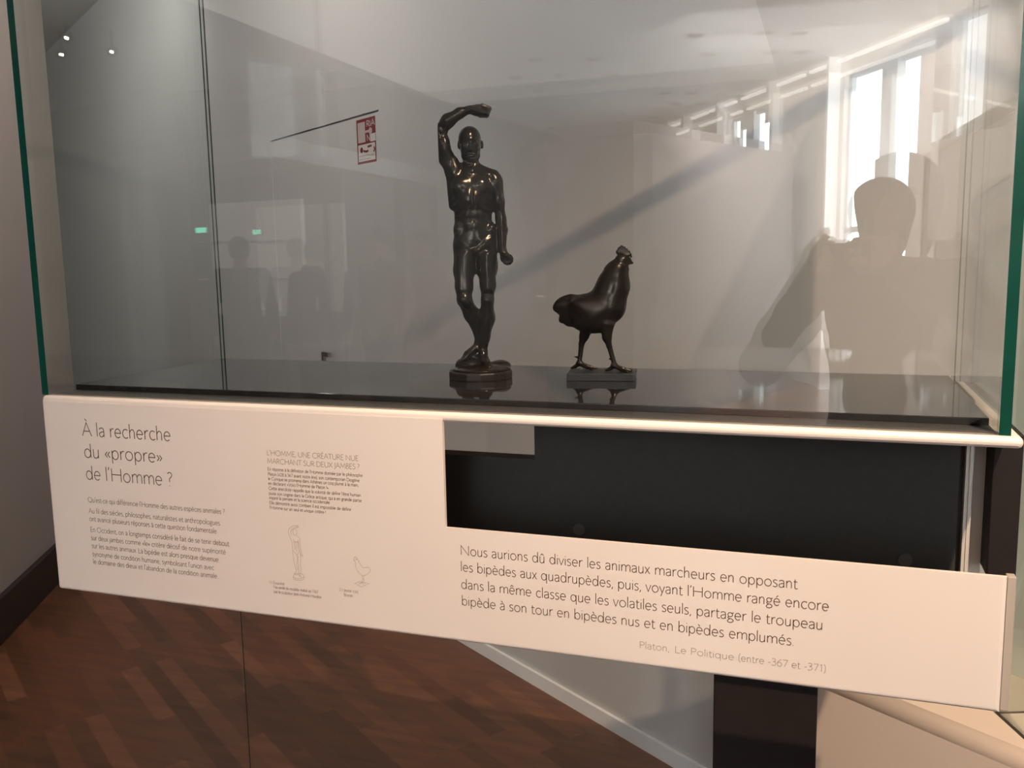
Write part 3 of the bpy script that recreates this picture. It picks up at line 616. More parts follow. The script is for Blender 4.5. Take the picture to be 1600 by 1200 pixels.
# ================================================================== bronze figure of a flayed man, arm raised
U = 0.2555e-3
def statue():
    Z0 = 1780
    root = thing('bronze_statuette', 'dark bronze statuette of a standing flayed man, one arm raised over his head', 'statuette', (-0.53, 0.259, 1.306), math.radians(21.3))
    q = lambda x, y, Y: (x - 450, y, Z0 - Y)
    B = Blob((-225, -165, 40), (245, 165, 1700), 4.2)
    def c(a, b, r1, r2=None, k=None, cut=False, sy=1.0): B.cap(q(*a), q(*b), r1, r2, k, cut=cut, sy=sy)
    def e(a, r, k=None, rot=None, cut=False): B.ell(q(*a), r, k, rot, cut)
    # trunk
    e((415, 12, 610), (126, 88, 150)); c((330, 20, 505), (525, 22, 530), 44, 44, 40); e((425, 8, 770), (117, 74, 150), 40); e((436, 12, 905), (130, 84, 112), 40)
    c((290, 15, 505), (302, 25, 700), 27, 27, 30); c((545, 20, 590), (535, 22, 720), 22, 20, 30)
    e((360, -46, 588), (66, 38, 60), 18); e((474, -46, 590), (64, 38, 60), 18); e((420, -62, 668), (72, 36, 62), 22)
    for Y, dx, r in ((662, 26, 27), (708, 25, 25), (756, 24, 26), (818, 22, 32)):
        for s in (-1, 1): e((421 + s * dx, -62 if Y < 800 else -58, Y), (25, 15, r), 16)
    for i, (x, Y) in enumerate(((330, 650), (336, 690), (342, 730))): c((x - 22, -30, Y + 14), (x + 22, -58, Y - 10), 11, 9, 16)
    for i, (x, Y) in enumerate(((512, 650), (508, 690), (504, 730))): c((x + 22, -30, Y + 14), (x - 22, -56, Y - 10), 11, 9, 16)
    e((330, -10, 850), (28, 44, 44), 26); e((538, -10, 852), (28, 44, 44), 26)
    c((421, -94, 520), (421, -84, 850), 6, 6, 12, cut=True); e((422, -80, 800), (8, 12, 10), 6, cut=True)
    
    e((375, 66, 955), (68, 54, 72), 20); e((500, 66, 955), (68, 54, 72), 20)
    c((345, -48, 905), (425, -66, 985), 10, 8, 22); c((530, -48, 905), (440, -66, 985), 10, 8, 22)
    # neck and shoulders
    c((420, 16, 480), (418, 10, 400), 52, 48); c((420, 25, 455), (330, 22, 492), 26, 30, 24); c((424, 25, 455), (545, 18, 515), 26, 32, 24)
    c((415, -34, 508), (335, -18, 488), 11, 10, 9); c((430, -34, 508), (548, -16, 520), 11, 10, 9)
    c((412, -46, 500), (372, -8, 405), 11, 12, 8); c((428, -46, 500), (464, -8, 405), 11, 12, 8); c((420, -60, 470), (420, -40, 425), 14, 12, 10)
    # head
    e((414, 14, 298), (69, 88, 77)); e((417, -4, 346), (63, 74, 66), 22); e((420, -24, 366), (53, 64, 72), 20); c((390, -6, 398), (419, -56, 424), 18, 17, 14); c((452, -6, 398), (425, -56, 424), 18, 17, 14)
    c((384, -62, 350), (376, -20, 346), 15, 15, 12); c((456, -62, 350), (464, -20, 346), 15, 15, 12)
    c((389, -74, 323), (420, -83, 325), 9, 9, 12); c((420, -83, 325), (451, -74, 323), 9, 9, 12)
    e((399, -90, 342), (17, 15, 12), 8, cut=True); e((442, -90, 342), (17, 15, 12), 8, cut=True)
    e((400, -74, 342), (13, 11, 10), 5); e((441, -74, 342), (13, 11, 10), 5)
    c((420, -86, 330), (421, -108, 376), 8, 12, 6); e((408, -94, 380), (9, 10, 8), 5); e((434, -94, 380), (9, 10, 8), 5)
    c((404, -80, 399), (438, -80, 399), 6, 6, 6); c((406, -79, 411), (436, -79, 411), 6.5, 6.5, 6); c((400, -96, 406), (442, -96, 406), 3.5, 3.5, 5, cut=True)
    e((422, -72, 430), (14, 12, 12), 10)
    for x, s in ((350, -1), (488, 1)):
        e((x + s * 2, 16, 334), (10, 17, 25), 10); e((x + s * 11, 6, 332), (5, 9, 13), 4, cut=True)
    # raised arm
    c((308, 14, 478), (268, 12, 410), 54, 46, 26); c((268, 12, 410), (243, 4, 310), 46, 43, 26); c((243, 4, 310), (234, -4, 256), 43, 37, 22)
    e((262, -20, 350), (34, 38, 72), 16); e((235, 22, 350), (32, 38, 78), 16); c((318, -6, 430), (325, -20, 520), 22, 26, 20)
    c((234, -4, 252), (286, -26, 194), 37, 41, 24); c((286, -26, 194), (358, -40, 152), 41, 31, 20); c((358, -40, 152), (420, -48, 132), 31, 24, 18)
    for dy, dY in ((-26, 0), (0, -22), (20, 6), (-10, 22)): c((262, -22 + dy, 210 + dY), (392, -44 + dy * 0.45, 140 + dY * 0.5), 13, 8, 8)
    c((236, 34, 262), (262, 22, 238), 13, 10, 10)
    e((470, -48, 138), (54, 47, 36), 16)
    for i, (dy, ln) in enumerate(((-38, 0.92), (-15, 1.0), (8, 0.97), (29, 0.86))):
        k1 = (496, -48 + dy, 116); k2 = (496 + 44 * ln, -50 + dy, 132); k3 = (488 + 38 * ln, -50 + dy, 168); k4 = (478, -50 + dy, 168)
        c(k1, k2, 13.5, 12.5, 6); c(k2, k3, 12.5, 11.5, 5); c(k3, k4, 11.5, 10.5, 5)
    c((446, -88, 142), (486, -104, 158), 15, 13, 8); c((486, -104, 158), (522, -98, 160), 13, 10, 5)
    # hanging arm
    e((566, 14, 568), (42, 54, 78), 22); c((570, 14, 560), (584, 16, 680), 43, 37, 22); c((584, 16, 680), (597, 10, 782), 37, 30, 20)
    e((580, -18, 665), (26, 26, 62), 14); e((594, 36, 660), (24, 28, 70), 14)
    c((597, 10, 782), (603, 0, 855), 33, 34, 18); c((603, 0, 855), (604, -30, 975), 34, 21, 18)
    for dx, dy in ((-18, -12), (0, -24), (18, -8), (20, 12)): c((600 + dx, dy, 795), (605 + dx * 0.45, -32 + dy * 0.5, 955), 14, 8, 7)
    c((604, -30, 975), (616, -38, 1010), 22, 26, 14); e((622, -30, 1030), (33, 42, 33), 14)
    for i, dy in enumerate((-66, -44, -21, 1)):
        rr = (24, 25, 24, 20)[i]
        ring = [(632 + rr * math.cos(t), -34 + dy * 0.9, 1036 + rr * math.sin(t)) for t in [2.9 - 0.62 * j for j in range(9)]]
        for a_, b_ in zip(ring, ring[1:]): c(a_, b_, 12, 11.5, 4)
    c((596, -66, 1006), (622, -104, 1012), 13, 12, 6); c((622, -104, 1012), (648, -104, 1030), 12, 9.5, 4)
    # legs
    c((368, 12, 960), (361, -8, 1100), 72, 63, 40); c((361, -8, 1100), (358, -24, 1200), 63, 54, 30); c((358, -24, 1200), (359, -44, 1278), 52, 44, 26)
    c((502, 12, 960), (505, 0, 1080), 70, 62, 40); c((505, 0, 1080), (508, -15, 1190), 62, 49, 30); c((508, -15, 1190), (503, -26, 1282), 47, 38, 24)
    for x0, x1, y0, y1 in ((345, 340, -50, -66), (372, 378, -58, -70), (395, 392, -30, -50)): c((x0, y0, 1010), (x1, y1, 1215), 24, 18, 20)
    for x0, x1, y0, y1 in ((480, 488, -44, -50), (508, 510, -56, -58), (536, 528, -36, -40)): c((x0, y0, 1010), (x1, y1, 1215), 24, 16, 20)
    e((360, -74, 1280), (22, 14, 26), 18); e((503, -52, 1284), (20, 14, 24), 18)
    c((360, -40, 1285), (402, 26, 1375), 44, 50, 26); c((402, 26, 1375), (438, 66, 1500), 48, 27, 24); c((438, 66, 1500), (444, 74, 1560), 27, 25, 16)
    e((402, 52, 1370), (34, 34, 66), 16)
    c((446, 82, 1600), (440, 70, 1560), 27, 26, 14); c((438, 66, 1585), (372, 22, 1632), 30, 27, 16); c((372, 22, 1632), (345, 0, 1655), 25, 18, 12)
    for i in range(5): c((372 - 5 * i, 22 + 10 * i - 26, 1632), (340 - 3 * i + 4 * abs(i - 1), 8 * i - 26, 1660), 11 - i, 9 - i * 0.8, 4)
    c((503, -24, 1290), (497, 14, 1400), 37, 50, 24); c((497, 14, 1400), (480, 20, 1520), 49, 34, 22); c((480, 20, 1520), (468, 16, 1615), 34, 25, 18)
    e((512, 26, 1395), (32, 36, 78), 14); e((476, 26, 1400), (28, 34, 70), 14); c((500, -40, 1300), (478, -12, 1560), 12, 9, 9)
    e((448, 8, 1606), (9, 12, 12), 6); e((489, 8, 1612), (9, 12, 12), 6)
    c((466, 34, 1672), (468, 14, 1620), 28, 26, 14); c((468, 6, 1645), (494, -62, 1694), 30, 27, 18); c((494, -62, 1694), (504, -90, 1708), 25, 20, 12)
    for i in range(5): c((484 + 9 * i, -72, 1700), (492 + 9 * i, -112 + 7 * abs(i - 1), 1716), 11 - i * 0.8, 9 - i * 0.7, 4)
    # genitals
    e((431, -72, 985), (15, 17, 24), 8); e((422, -60, 1006), (15, 16, 17), 6); e((440, -60, 1006), (15, 16, 17), 6)
    fig = B.mesh('figure', M['bronze'], root, Matrix.Scale(U, 4), smooth=1)
    # round plinth with rough ground on it
    P = Blob((-230, -230, -10), (230, 230, 150), 5.0)
    bm = bmesh.new(); n = 14; hs = [(0, 203), (44, 205), (52, 198)]
    rings = [[bm.verts.new((r * math.cos(2 * math.pi * (i + 0.5) / n) * U, r * math.sin(2 * math.pi * (i + 0.5) / n) * U, z * U)) for i in range(n)] for z, r in hs]
    for a_, b_ in zip(rings, rings[1:]):
        for i in range(n): bm.faces.new((a_[i], a_[(i + 1) % n], b_[(i + 1) % n], b_[i]))
    bm.faces.new(rings[0][::-1]); bm.faces.new(rings[-1])
    finish(bm, 'plinth', M['bronze_base'], root, bevel=5 * U)
    P = Blob((-215, -215, 36), (215, 215, 170), 5.0)
    e2 = lambda a, r: P.ell(q(*a), r, 14)
    e2((455, 0, 1722), (185, 180, 26)); e2((385, 40, 1700), (92, 88, 52)); e2((350, 20, 1695), (58, 60, 42)); e2((575, 70, 1712), (72, 70, 36)); e2((470, 60, 1712), (60, 70, 40)); e2((600, -30, 1724), (36, 50, 20)); e2((520, -40, 1722), (80, 70, 26)); e2((430, 90, 1695), (60, 60, 60))
    P.mesh('ground', M['bronze'], root, Matrix.Scale(U, 4))
    return root
statue()

# ================================================================== bronze rooster
def rooster():
    root = thing('bronze_rooster', 'dark bronze figure of a young rooster on a flat rectangular plate', 'statuette', (-0.3355, 0.292, 1.306), math.radians(9.5))
    U = 0.2505e-3; Z0 = 890
    q = lambda x, y, Y: (x - 1200, y, Z0 - Y)
    B = Blob((-330, -120, 30), (215, 120, 850), 3.6)
    def c(a, b, r1, r2=None, k=None, sy=1.0, cut=False): B.cap(q(*a), q(*b), r1, r2, k, sy=sy, cut=cut)
    def e(a, r, k=None, rot=None, cut=False): B.ell(q(*a), r, k, rot, cut)
    ry = lambda d: [[math.cos(math.radians(d)), 0, math.sin(math.radians(d))], [0, 1, 0], [-math.sin(math.radians(d)), 0, math.cos(math.radians(d))]]
    sy = 0.74
    c((1270, 0, 305), (1226, 0, 425), 101, 116, 60, sy); c((1226, 0, 425), (1142, 0, 478), 116, 110, 40, sy); c((1142, 0, 478), (1062, 0, 462), 108, 86, 40, sy)
    c((1270, 0, 305), (1288, 0, 225), 99, 77, 30, sy); c((1288, 0, 225), (1322, 0, 158), 72, 45, 18, 0.85)
    e((1328, 0, 150), (44, 36, 42), 14); c((1345, 0, 160), (1366, 0, 152), 30, 17, 12, 0.8); c((1364, 0, 150), (1393, -2, 168), 14, 4, 5, 0.8); c((1362, 0, 166), (1386, -2, 172), 9, 4, 4, 0.8)
    e((1348, -12, 204), (21, 9, 22), 5); e((1348, 12, 204), (21, 9, 22), 5); c((1312, -40, 170), (1350, -34, 184), 5, 6, 4); c((1312, 40, 170), (1350, 34, 184), 5, 6, 4); e((1330, -34, 152), (9, 6, 8), 4); e((1330, 34, 152), (9, 6, 8), 4)
    c((1312, -36, 138), (1358, -26, 140), 5, 4, 5); c((1312, 36, 138), (1358, 26, 140), 5, 4, 5)
    # comb, one body with the head
    for x, Y, r in ((1304, 98, 19), (1308, 76, 11), (1322, 66, 10), (1338, 72, 9), (1353, 84, 9), (1367, 98, 9), (1377, 113, 8), (1381, 128, 7), (1322, 88, 20), (1340, 98, 22), (1358, 114, 18)): e((x, 0, Y), (r, 9, r), 3.5)
    # saddle, wing folded along the flank
    e((1085, 0, 420), (95, 62, 60), 40); e((1135, -66, 445), (105, 16, 58), 30, ry(18)); e((1135, 66, 445), (105, 16, 58), 30, ry(18))
    # belly
    e((1105, 0, 530), (100, 68, 64), 30); e((1180, 0, 535), (90, 66, 62), 30)
    # tail feathers
    for x, Y, rx, rz, ang, y in ((968, 412, 88, 46, -28, 0), (948, 424, 58, 46, -40, 12), (1000, 440, 90, 56, -15, -8), (985, 480, 62, 42, -58, 0), (965, 496, 52, 32, -50, 10), (1015, 500, 70, 55, -40, -6)):
        e((x, y, Y), (rx, 24, rz), 14, ry(ang))
    # thighs, shanks, feet
    c((1105, 38, 550), (1082, 38, 625), 50, 30, 26); c((1082, 38, 625), (1066, 38, 672), 28, 19, 14); c((1066, 38, 672), (1052, 40, 785), 18, 14, 8)
    c((1236, -36, 545), (1232, -36, 625), 42, 30, 26); c((1232, -36, 625), (1246, -34, 680), 27, 18, 14); c((1246, -34, 680), (1276, -30, 788), 17, 15, 8)
    for fx, fy, FY in ((1052, 40, 800), (1277, -30, 806)):
        e((fx, fy, FY - 4), (24, 20, 18), 8)
        for dx, dy in ((105, 4), (82, -52), (78, 56), (-52, 6)):
            c((fx, fy, FY), (fx + dx * 0.55, fy + dy * 0.55, FY + 20), 15, 12, 6); c((fx + dx * 0.55, fy + dy * 0.55, FY + 20), (fx + dx, fy + dy, FY + 30), 12, 8, 5)
        c((fx - 12, fy, FY - 40), (fx - 34, fy, FY - 44), 8, 3, 4)
    B.mesh('body', M['bronze'], root, Matrix.Scale(U, 4))
    box('plate', (-0.0535, -0.034, 0), (0.0535, 0.034, 0.0118), M['bronze_base'], root, bevel=0.0008)
    return root
rooster()
# ================================================================== the gallery behind the visitor (seen mirrored in the case glass)
MW = wall_matrix(WO, WD)
if (MW.to_3x3() @ V((0, 1, 0))).dot(WN) > 0:            # local y must point out of the room
    MW = Matrix(((WD.x, -WN.x, 0, WO.x), (WD.y, -WN.y, 0, WO.y), (0, 0, 1, 0), (0, 0, 0, 1)))
def on_win(bm): bmesh.ops.transform(bm, matrix=MW, verts=bm.verts)
WLO, WHI = -7.5, 9.0
wins = [(0.42, 1.66, 0.55, 3.30), (3.42, 4.46, 0.55, 3.26), (-0.42, 0.0, 1.0, 3.46), (-3.2, -2.0, 0.55, 3.3)]
bm = bmesh.new(); x = WLO
for a, b, c, d in sorted(wins):
    bm_box(bm, (x, 0, 0), (a, 0.35, CEIL)); bm_box(bm, (a, 0, 0), (b, 0.35, c)); bm_box(bm, (a, 0, d), (b, 0.35, CEIL)); x = b
bm_box(bm, (x, 0, 0), (WHI, 0.35, CEIL)); on_win(bm)
structure(finish(bm, 'wall_rear', M['room']))
def window(n, a, b, c, d, posts, bars, fr=0.06):
    bm = bmesh.new(); y0, y1 = 0.05, 0.10
    bm_box(bm, (a, y0, c), (a + fr, y1, d)); bm_box(bm, (b - fr, y0, c), (b, y1, d)); bm_box(bm, (a, y0, c), (b, y1, c + fr)); bm_box(bm, (a, y0, d - fr * 0.6), (b, y1, d))
    for p0, p1 in posts: bm_box(bm, (p0, y0 - 0.04, c), (p1, y1, d))
    for z in bars: bm_box(bm, (a, y0, z - 0.03), (b, y1, z + 0.03))
    on_win(bm); f = structure(finish(bm, 'window_%d' % n, M['window_frame']))
    bm = bmesh.new(); bm_box(bm, (a, 0.105, c), (b, 0.115, d)); on_win(bm)
    finish(bm, 'daylight_pane', M['sky'] if n != 3 else M['pilaster_glow'], f)
M['window_frame'] = mat('grey_window_frame', (0.62, 0.66, 0.67), 0.5, noise=0.03)
M['pilaster_glow'] = mat('glowing_pilaster_white', (0.8, 0.8, 0.8), 0.8, emit=(0.90, 0.95, 1.0), estr=3.2)  # emission put in for the bright look of a lit white pilaster
window(1, *wins[0], [(0.78, 1.02)], [1.72])
window(2, *wins[1], [(3.74, 4.12)], [1.72])
window(3, *wins[2], [], [])  # glowing opening set where the white pilaster catches the light
window(4, *wins[3], [(-2.7, -2.5)], [1.72])
for i, (s0, s1) in enumerate(((3.06, 3.12), (1.74, 1.78), (5.70, 5.80), (4.52, 4.58))):
    bm = bmesh.new(); bm_box(bm, (s0, -0.14, 0), (s1, 0, CEIL)); on_win(bm); structure(finish(bm, 'trim_%d' % (i + 1), M['white']))
for i, (s0, s1) in enumerate(((0.05, 1.45), (1.5, 2.3), (2.45, 3.05), (3.15, 4.0), (4.2, 5.0), (5.1, 5.65), (5.9, 6.6))):
    bm = bmesh.new(); bm_box(bm, (s0, -0.05, CEIL - 0.06), (s1, 0, CEIL - 0.03)); on_win(bm)
    o = finish(bm, 'linear_light', M['slot'])
    tag(o, ['glowing light slot', 'short glowing light slot', 'thin glowing light slot'][i % 3] + ' along the ceiling edge, ' + ['nearest the pale glowing strip', 'second from the pale glowing strip', 'between two white pilasters', 'above the far window', 'just past the far window', 'sixth along the window wall', 'at the far end of the window wall'][i], 'light', 'light slots above the window wall')
# other walls of the gallery
def plain_wall(name, p, q, h, m, t=0.15):
    p, q = V((*p, 0)), V((*q, 0)); d = q - p; mw = wall_matrix(p, d)
    return structure(box(name, (0, 0, 0), (d.length, t, h), m, mw=mw))
plain_wall('wall_gallery', (-4.255, -14.3), (-5.02, -7.75), CEIL, M['room_grey'])
plain_wall('wall_end', (-8.5, -16.0), (-1.0, -14.3), CEIL, M['room_grey'])
plain_wall('wall_side', (-10.5, 8.4), (-10.5, -9.4), CEIL, M['room_grey'])
plain_wall('wall_corridor', (-10.5, -8.8), (-5.1, -7.9), CEIL, M['room_grey'])
# partition with a corner towards the case
pts = [(-2.40, -6.72), (-1.59, -6.65), (-0.396, -9.26), (-0.62, -9.36), (-1.74, -6.9), (-2.40, -6.95)]
pt = prism('gallery_partition', [V((*p, 0)) for p in pts], (0, 0, 2.619), M['partition'])
tag(pt, 'tall brown grey partition with a sharp corner, below the ceiling, mirrored behind the rooster', 'partition')
# low showcase wall beside the photographer's reflection
sc = thing('wall_showcase', 'showcase wall with brown top band and pale front, mirrored at the right edge', 'showcase', (0.60, -4.9, 0))
box('body', (0, 0.02, 0), (0.5, 1.9, 2.075), M['pale_front'] if 'pale_front' in M else M['room'], sc)
box('top_band', (-0.012, 0.0, 2.076), (0.512, 1.912, 2.142), M['partition'], sc)
box('corner_post', (-0.012, 0.0, 0), (0.06, 0.02, 2.075), M['partition'], sc)
sc.rotation_euler = (0, 0, math.radians(-5))
# white portal with a lit display behind it
po = thing('white_portal', 'white lintel on posts before a lit display, mirrored left of the statuette', 'portal', (-4.155, -5.0, 0))
def beam(name, p, q, z0, z1, m, t=0.14):
    p, q = V((*p, 0)) - po.location, V((*q, 0)) - po.location; d = q - p
    return box(name, (0, -t / 2, z0), (d.length, t / 2, z1), m, po, mw=wall_matrix(p, d), bevel=0.004)
beam('lintel', (-6.35, -5.87), (-4.155, -5.0), 2.30, 2.47, M['lintel']); beam('lintel', (-4.155, -5.07), (-4.21, -7.6), 2.30, 2.47, M['lintel'])
for p in ((-6.3, -5.85), (-4.2, -7.5), (-5.25, -5.42)):
    beam('post', (p[0] - 0.05, p[1]), (p[0] + 0.05, p[1]), 0, 2.30, M['room_grey'], 0.1)
ld = thing('lit_display', 'glowing display back wall with spotlit shelves, mirrored left of the statuette', 'display', (-5.9, -7.55, 0), math.radians(10))
box('back', (-0.75, 0, 0.9), (0.6, 0.06, 2.15), M['lit'], ld); box('cabinet', (-0.8, -0.02, 0), (0.65, 0.4, 0.88), M['room_grey'], ld, bevel=0.004)
for z in (1.3, 1.7): box('display_shelf', (-0.74, 0.06, z), (0.59, 0.3, z + 0.02), M['white'], ld)
ex = thing('exit_light', 'small green exit light glowing beside the lit display', 'exit sign', (-5.6, -6.1, 1.80))
box('housing', (-0.07, -0.03, -0.035), (0.07, 0.0, 0.035), M['steel'], ex, bevel=0.004); box('lens', (-0.06, 0.0, -0.024), (0.06, 0.004, 0.024), M['exit'], ex)
cyl('hanger', (-0.05, -0.015, 0.035), (-0.05, -0.015, 1.7), 0.004, M['steel'], ex); cyl('hanger', (0.05, -0.015, 0.035), (0.05, -0.015, 1.7), 0.004, M['steel'], ex)
# recessed downlights, unlit, in the ceiling
spots = [(-0.62, -7.85), (-0.32, -7.98), (-1.22, -7.7), (-1.70, -10.75), (-2.0, -10.6), (-2.9, -8.1), (-2.35, -8.3), (-3.4, -8.9)]
where = ['left of the pair nearest the big window', 'right of the pair nearest the big window', 'third from the big window', 'right of the far pair', 'left of the far pair', 'above the raised bronze arm', 'between the bronze arm and the big window', 'farthest to the left of the row']
for i, (x, y) in enumerate(spots):
    t = thing('recessed_downlight', 'unlit round downlight in the ceiling, ' + where[i], 'light', (x, y, CEIL), 0, 'unlit downlights in the ceiling')
    cyl('trim_ring', (0, 0, -0.012), (0, 0, 0.0), 0.085, M['steel'], t); cyl('lens', (0, 0, -0.016), (0, 0, -0.012), 0.065, M['room_grey'], t)
# spotlights
def spotlight(loc, aim, label):
    t = thing('track_spotlight', label, 'spotlight', loc, 0, 'ceiling spotlights')
    d = (V(aim) - V(loc)).normalized()
    cyl('stem', (0, 0, 0.02), (0, 0, CEIL - loc[2]), 0.012, M['black'], t)
    cyl('can', -d * 0.09, d * 0.05, 0.042, M['black'], t); cyl('lens', d * 0.05, d * 0.052, 0.013, M['bulb'], t)
    return t
sp = spotlight(tuple(SPOT + V((0, -0.02, 0.09))), (-0.25, 0.55, 1.15), 'black ceiling spotlight aimed at the glass case')
for loc, nm in (((-6.3, -5.3, 3.3), 'lowest of the three bright dots at the upper left'), ((-5.94, -5.5, 3.33), 'rightmost of the three bright dots at the upper left'), ((-6.13, -5.2, 3.4), 'topmost of the three bright dots at the upper left')):
    spotlight(loc, (-2.0, 0.0, 1.2), 'lit ceiling spotlight, ' + nm)

# ================================================================== people
def person(label, loc, rz, h=1.0, vox=0.012, top='charcoal', legs='denim', hair='hair', long_hair=False, arms=None, hold=None, bun=False, vol=1.0):
    """stands at loc facing local +y; arms: dict side -> (elbow, wrist, finger direction)"""
    root = thing('person', label, 'person', loc, rz)
    root.scale = (h, h, h)
    SH = {-1: (-0.185, -0.01, 1.405), 1: (0.185, -0.01, 1.405)}
    arms = arms or {-1: ((-0.25, -0.05, 1.13), (-0.24, 0.06, 0.90), (0, 0.25, -1)), 1: ((0.25, -0.05, 1.13), (0.24, 0.06, 0.90), (0, 0.25, -1))}
    lo, hi = (-0.36, -0.22, -0.01), (0.36, 0.55, 1.78)
    def torso(B, g=0.0, k=0.05):
        B.ell((0, 0.0, 0.95), (0.165 + g, 0.115 + g, 0.13 + g), k); B.ell((0, 0.005, 1.10), (0.145 + g, 0.105 + g, 0.16 + g), k); B.ell((0, 0.0, 1.28), (0.165 + g, 0.118 + g, 0.17 + g), k)
        B.cap((-0.15, -0.01, 1.395), (0.15, -0.01, 1.395), 0.062 + g, None, k); B.cap((0, -0.015, 1.41), (0, 0.0, 1.50), 0.066 + g * 0.4, 0.056 + g * 0.3, 0.04)
    def arm(B, s, g=0.0, stop=1.0):
        e, w_, _ = arms[s]; e, w_ = V(e), V(w_)
        B.chain([(SH[s], 0.058 + g), ((V(SH[s]) + e) / 2, 0.048 + g), (e, 0.041 + g)], 0.025)
        f = e.lerp(w_, 0.3); B.chain([(e, 0.041 + g), (f, 0.041 + g), (e.lerp(w_, stop), 0.028 + g)], 0.02)
    def leg(B, s, g=0.0):
        B.chain([((s * 0.088, 0, 0.92), 0.092 + g), ((s * 0.095, 0.01, 0.70), 0.078 + g), ((s * 0.098, 0.012, 0.50), 0.056 + g), ((s * 0.098, -0.012, 0.36), 0.056 + g), ((s * 0.098, -0.02, 0.10), 0.036 + g)], 0.03)
    B = Blob(lo, hi, vox); torso(B)
    for s in (-1, 1):
        arm(B, s); leg(B, s); B.cap((s * 0.098, -0.03, 0.05), (s * 0.11, 0.15, 0.035), 0.035, 0.03)
        e, w_, fd = arms[s]; w_ = V(w_); fd = V(fd).normalized(); lat = V((0, 0, 1)) if abs(fd.z) < 0.7 else V((0, 1, 0))
        if hold: lat = V(hold[s][0])
        lat = (lat - fd * lat.dot(fd)).normalized(); pal = fd.cross(lat) * (-s if not hold else hold[s][1])
        pc = w_ + fd * 0.05; B.cap(w_, pc + fd * 0.02, 0.024, 0.03, 0.02); B.cap(pc - lat * 0.022, pc + lat * 0.022, 0.022, None, 0.02)
        for i, (o_, ln) in enumerate(((0.033, 0.9), (0.011, 1.0), (-0.011, 0.95), (-0.032, 0.78))):
            b0 = pc + fd * 0.035 + lat * o_; b1 = b0 + (fd * 0.9 + pal * 0.35) * 0.042 * ln; b2 = b1 + (fd * 0.5 + pal * 0.85) * 0.034 * ln; b3 = b2 + (fd * -0.1 + pal) * 0.02 * ln
            r = max(0.0095, vox * 0.75); B.cap(b0, b1, r, r, 0.006); B.cap(b1, b2, r, r * 0.95, 0.006); B.cap(b2, b3, r * 0.95, r * 0.9, 0.006)
        t0 = w_ + fd * 0.03 + lat * 0.022; t1 = t0 + (lat * 0.8 + fd * 0.5 + pal * 0.3) * 0.045; t2 = t1 + (fd * 0.9 + pal * 0.5) * 0.034
        r = max(0.011, vox * 0.8); B.cap(t0, t1, r * 1.15, r, 0.008); B.cap(t1, t2, r, r * 0.9, 0.006)
    # head
    B.ell((0, 0.012, 1.635), (0.076, 0.094, 0.098), 0.03); B.ell((0, 0.05, 1.575), (0.058, 0.062, 0.078), 0.03); B.ell((0, 0.092, 1.527), (0.024, 0.02, 0.02), 0.02)
    B.cap((0, 0.106, 1.605), (0, 0.124, 1.567), 0.011, 0.015, 0.012); B.cap((-0.04, 0.092, 1.625), (0.04, 0.092, 1.625), 0.012, None, 0.012)
    for s in (-1, 1):
        B.ell((s * 0.033, 0.108, 1.603), (0.017, 0.014, 0.011), 0.008, cut=True); B.ell((s * 0.033, 0.094, 1.603), (0.013, 0.012, 0.010), 0.005)
        B.ell((s * 0.076, 0.0, 1.59), (0.012, 0.02, 0.032), 0.01)
    B.cap((-0.05, 0.088, 1.590), (-0.03, 0.098, 1.575), 0.014, None, 0.012); B.cap((0.05, 0.088, 1.590), (0.03, 0.098, 1.575), 0.014, None, 0.012)
    B.cap((-0.022, 0.104, 1.545), (0.022, 0.104, 1.545), 0.009, None, 0.006); B.cap((-0.02, 0.115, 1.545), (0.02, 0.115, 1.545), 0.003, None, 0.004, cut=True)
    body = B.mesh('body', M['skin'], root)
    # clothing that follows the body
    J = Blob((-0.4, -0.26, 0.8), (0.4, 0.58, 1.6), vox); torso(J, 0.016)
    for s in (-1, 1): arm(J, s, 0.014, 0.9)
    J.plane_cut((0, 0, 0.86), (0, 0, 1)); J.plane_cut((0, -0.02, 1.475), (0, 0.25, -1)); J.mesh('jacket', M[top], root)
    T = Blob((-0.3, -0.25, 0.04), (0.3, 0.25, 1.06), vox)
    T.ell((0, 0.0, 0.95), (0.172, 0.122, 0.13), 0.05)
    for s in (-1, 1): leg(T, s, 0.013)
    T.plane_cut((0, 0, 1.0), (0, 0, -1)); T.plane_cut((0, 0, 0.07), (0, 0, 1)); T.mesh('trousers', M[legs], root)
    for s in (-1, 1):
        K = Blob((-0.2, -0.12, 0.0), (0.2, 0.26, 0.15), vox * 0.8); K.cap((s * 0.098, -0.03, 0.052), (s * 0.112, 0.17, 0.038), 0.046, 0.038, 0.03); K.cap((s * 0.098, -0.03, 0.05), (s * 0.098, -0.02, 0.1), 0.044, 0.042, 0.02); K.plane_cut((0, 0, 0.004), (0, 0, 1)); K.mesh('shoe', M['shoe'], root)
    Hh = Blob((-0.16, -0.2, 1.35), (0.16, 0.16, 1.8), vox * 0.8)
    Hh.ell((0, -0.004 - 0.03 * (vol - 1), 1.648), (0.092 * vol, 0.106 * vol, 0.102 * (0.7 + 0.3 * vol)), 0.02)
    if long_hair:
        Hh.ell((0, -0.045, 1.57), (0.098, 0.075, 0.14), 0.04); Hh.cap((0, -0.07, 1.55), (0, -0.085, 1.42), 0.07, 0.05, 0.03)
    if bun: Hh.ell((0, -0.1, 1.70), (0.05, 0.05, 0.05), 0.02)
    Hh.ell((0, 0.15, 1.585), (0.066, 0.10, 0.098), 0.015, cut=True)
    Hh.mesh('hair', M[hair], root)
    return root

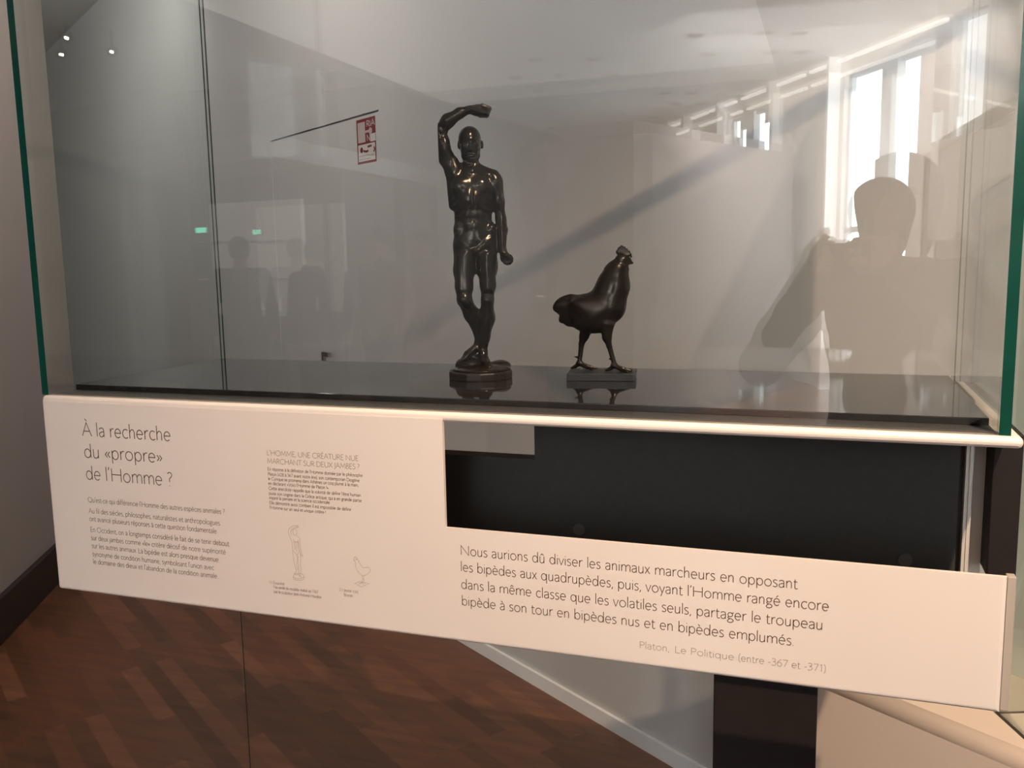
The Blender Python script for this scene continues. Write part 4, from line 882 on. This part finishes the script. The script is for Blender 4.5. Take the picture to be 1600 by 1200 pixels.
PH = (CAM - fw * 0.012) + rt * 0.024 - up * 0.008
LOCP = V((0.17, -1.545, 0))
def loc(p): return tuple(V(p) - LOCP)
gl_, gr_ = V(PH) - rt * 0.050, V(PH) + rt * 0.050          # the phone's short edges
pa = {-1: (loc((-0.165, -1.40, 1.20)), loc(gl_ - rt * 0.046 - fw * 0.135 - V((0, 0, 0.03))), tuple(rt * 0.12 + fw * 0.95 + V((0, 0, 0.2)))),
      1: (loc((0.44, -1.42, 1.20)), loc(gr_ + rt * 0.046 - fw * 0.135 - V((0, 0, 0.03))), tuple(-rt * 0.12 + fw * 0.95 + V((0, 0, 0.2))))}
person('person with dark hair in a navy jacket photographing the case with a phone', LOCP, 0, 1.0, 0.0075, 'navy', 'denim', long_hair=True, vol=1.22, arms=pa,
       hold={-1: ((0, 0, 1), 1), 1: ((0, 0, 1), -1)})
ph = thing('smartphone', 'black smartphone held level in both hands in front of the glass', 'phone', PH)
ph.matrix_world = Matrix(((rt.x, up.x, -fw.x, PH.x), (rt.y, up.y, -fw.y, PH.y), (rt.z, up.z, -fw.z, PH.z), (0, 0, 0, 1)))
box('shell', (-0.062, -0.031, -0.0), (0.062, 0.031, 0.0075), M['phone'], ph, bevel=0.003, seg=3)
cyl('camera_lens', (-0.024, 0.008, -0.0022), (-0.024, 0.008, 0.001), 0.0055, M['lens'], ph)
box('screen', (-0.058, -0.030, 0.0075), (0.058, 0.030, 0.0082), M['screen'] if 'screen' in M else M['lens'], ph)
person('person in a charcoal top standing behind the photographer at the right', (0.50, -2.05, 0), math.radians(6), 0.985, 0.012, 'charcoal', 'denim')
person('person in dark navy at the left of the distant visitors, before the lit display', (-4.72, -5.45, 0), math.radians(150), 0.98, 0.016, 'navy', 'charcoal')
person('person in grey jersey second from the left among the distant visitors', (-4.22, -5.95, 0), math.radians(200), 1.0, 0.016, 'grey_cloth', 'denim', long_hair=True)
person('person in charcoal third from the left among the distant visitors', (-3.86, -5.25, 0), math.radians(120), 0.96, 0.016, 'charcoal', 'charcoal')
person('person in dusty rose top at the right of the distant visitors', (-3.43, -5.55, 0), math.radians(20), 1.01, 0.016, 'rose', 'denim')
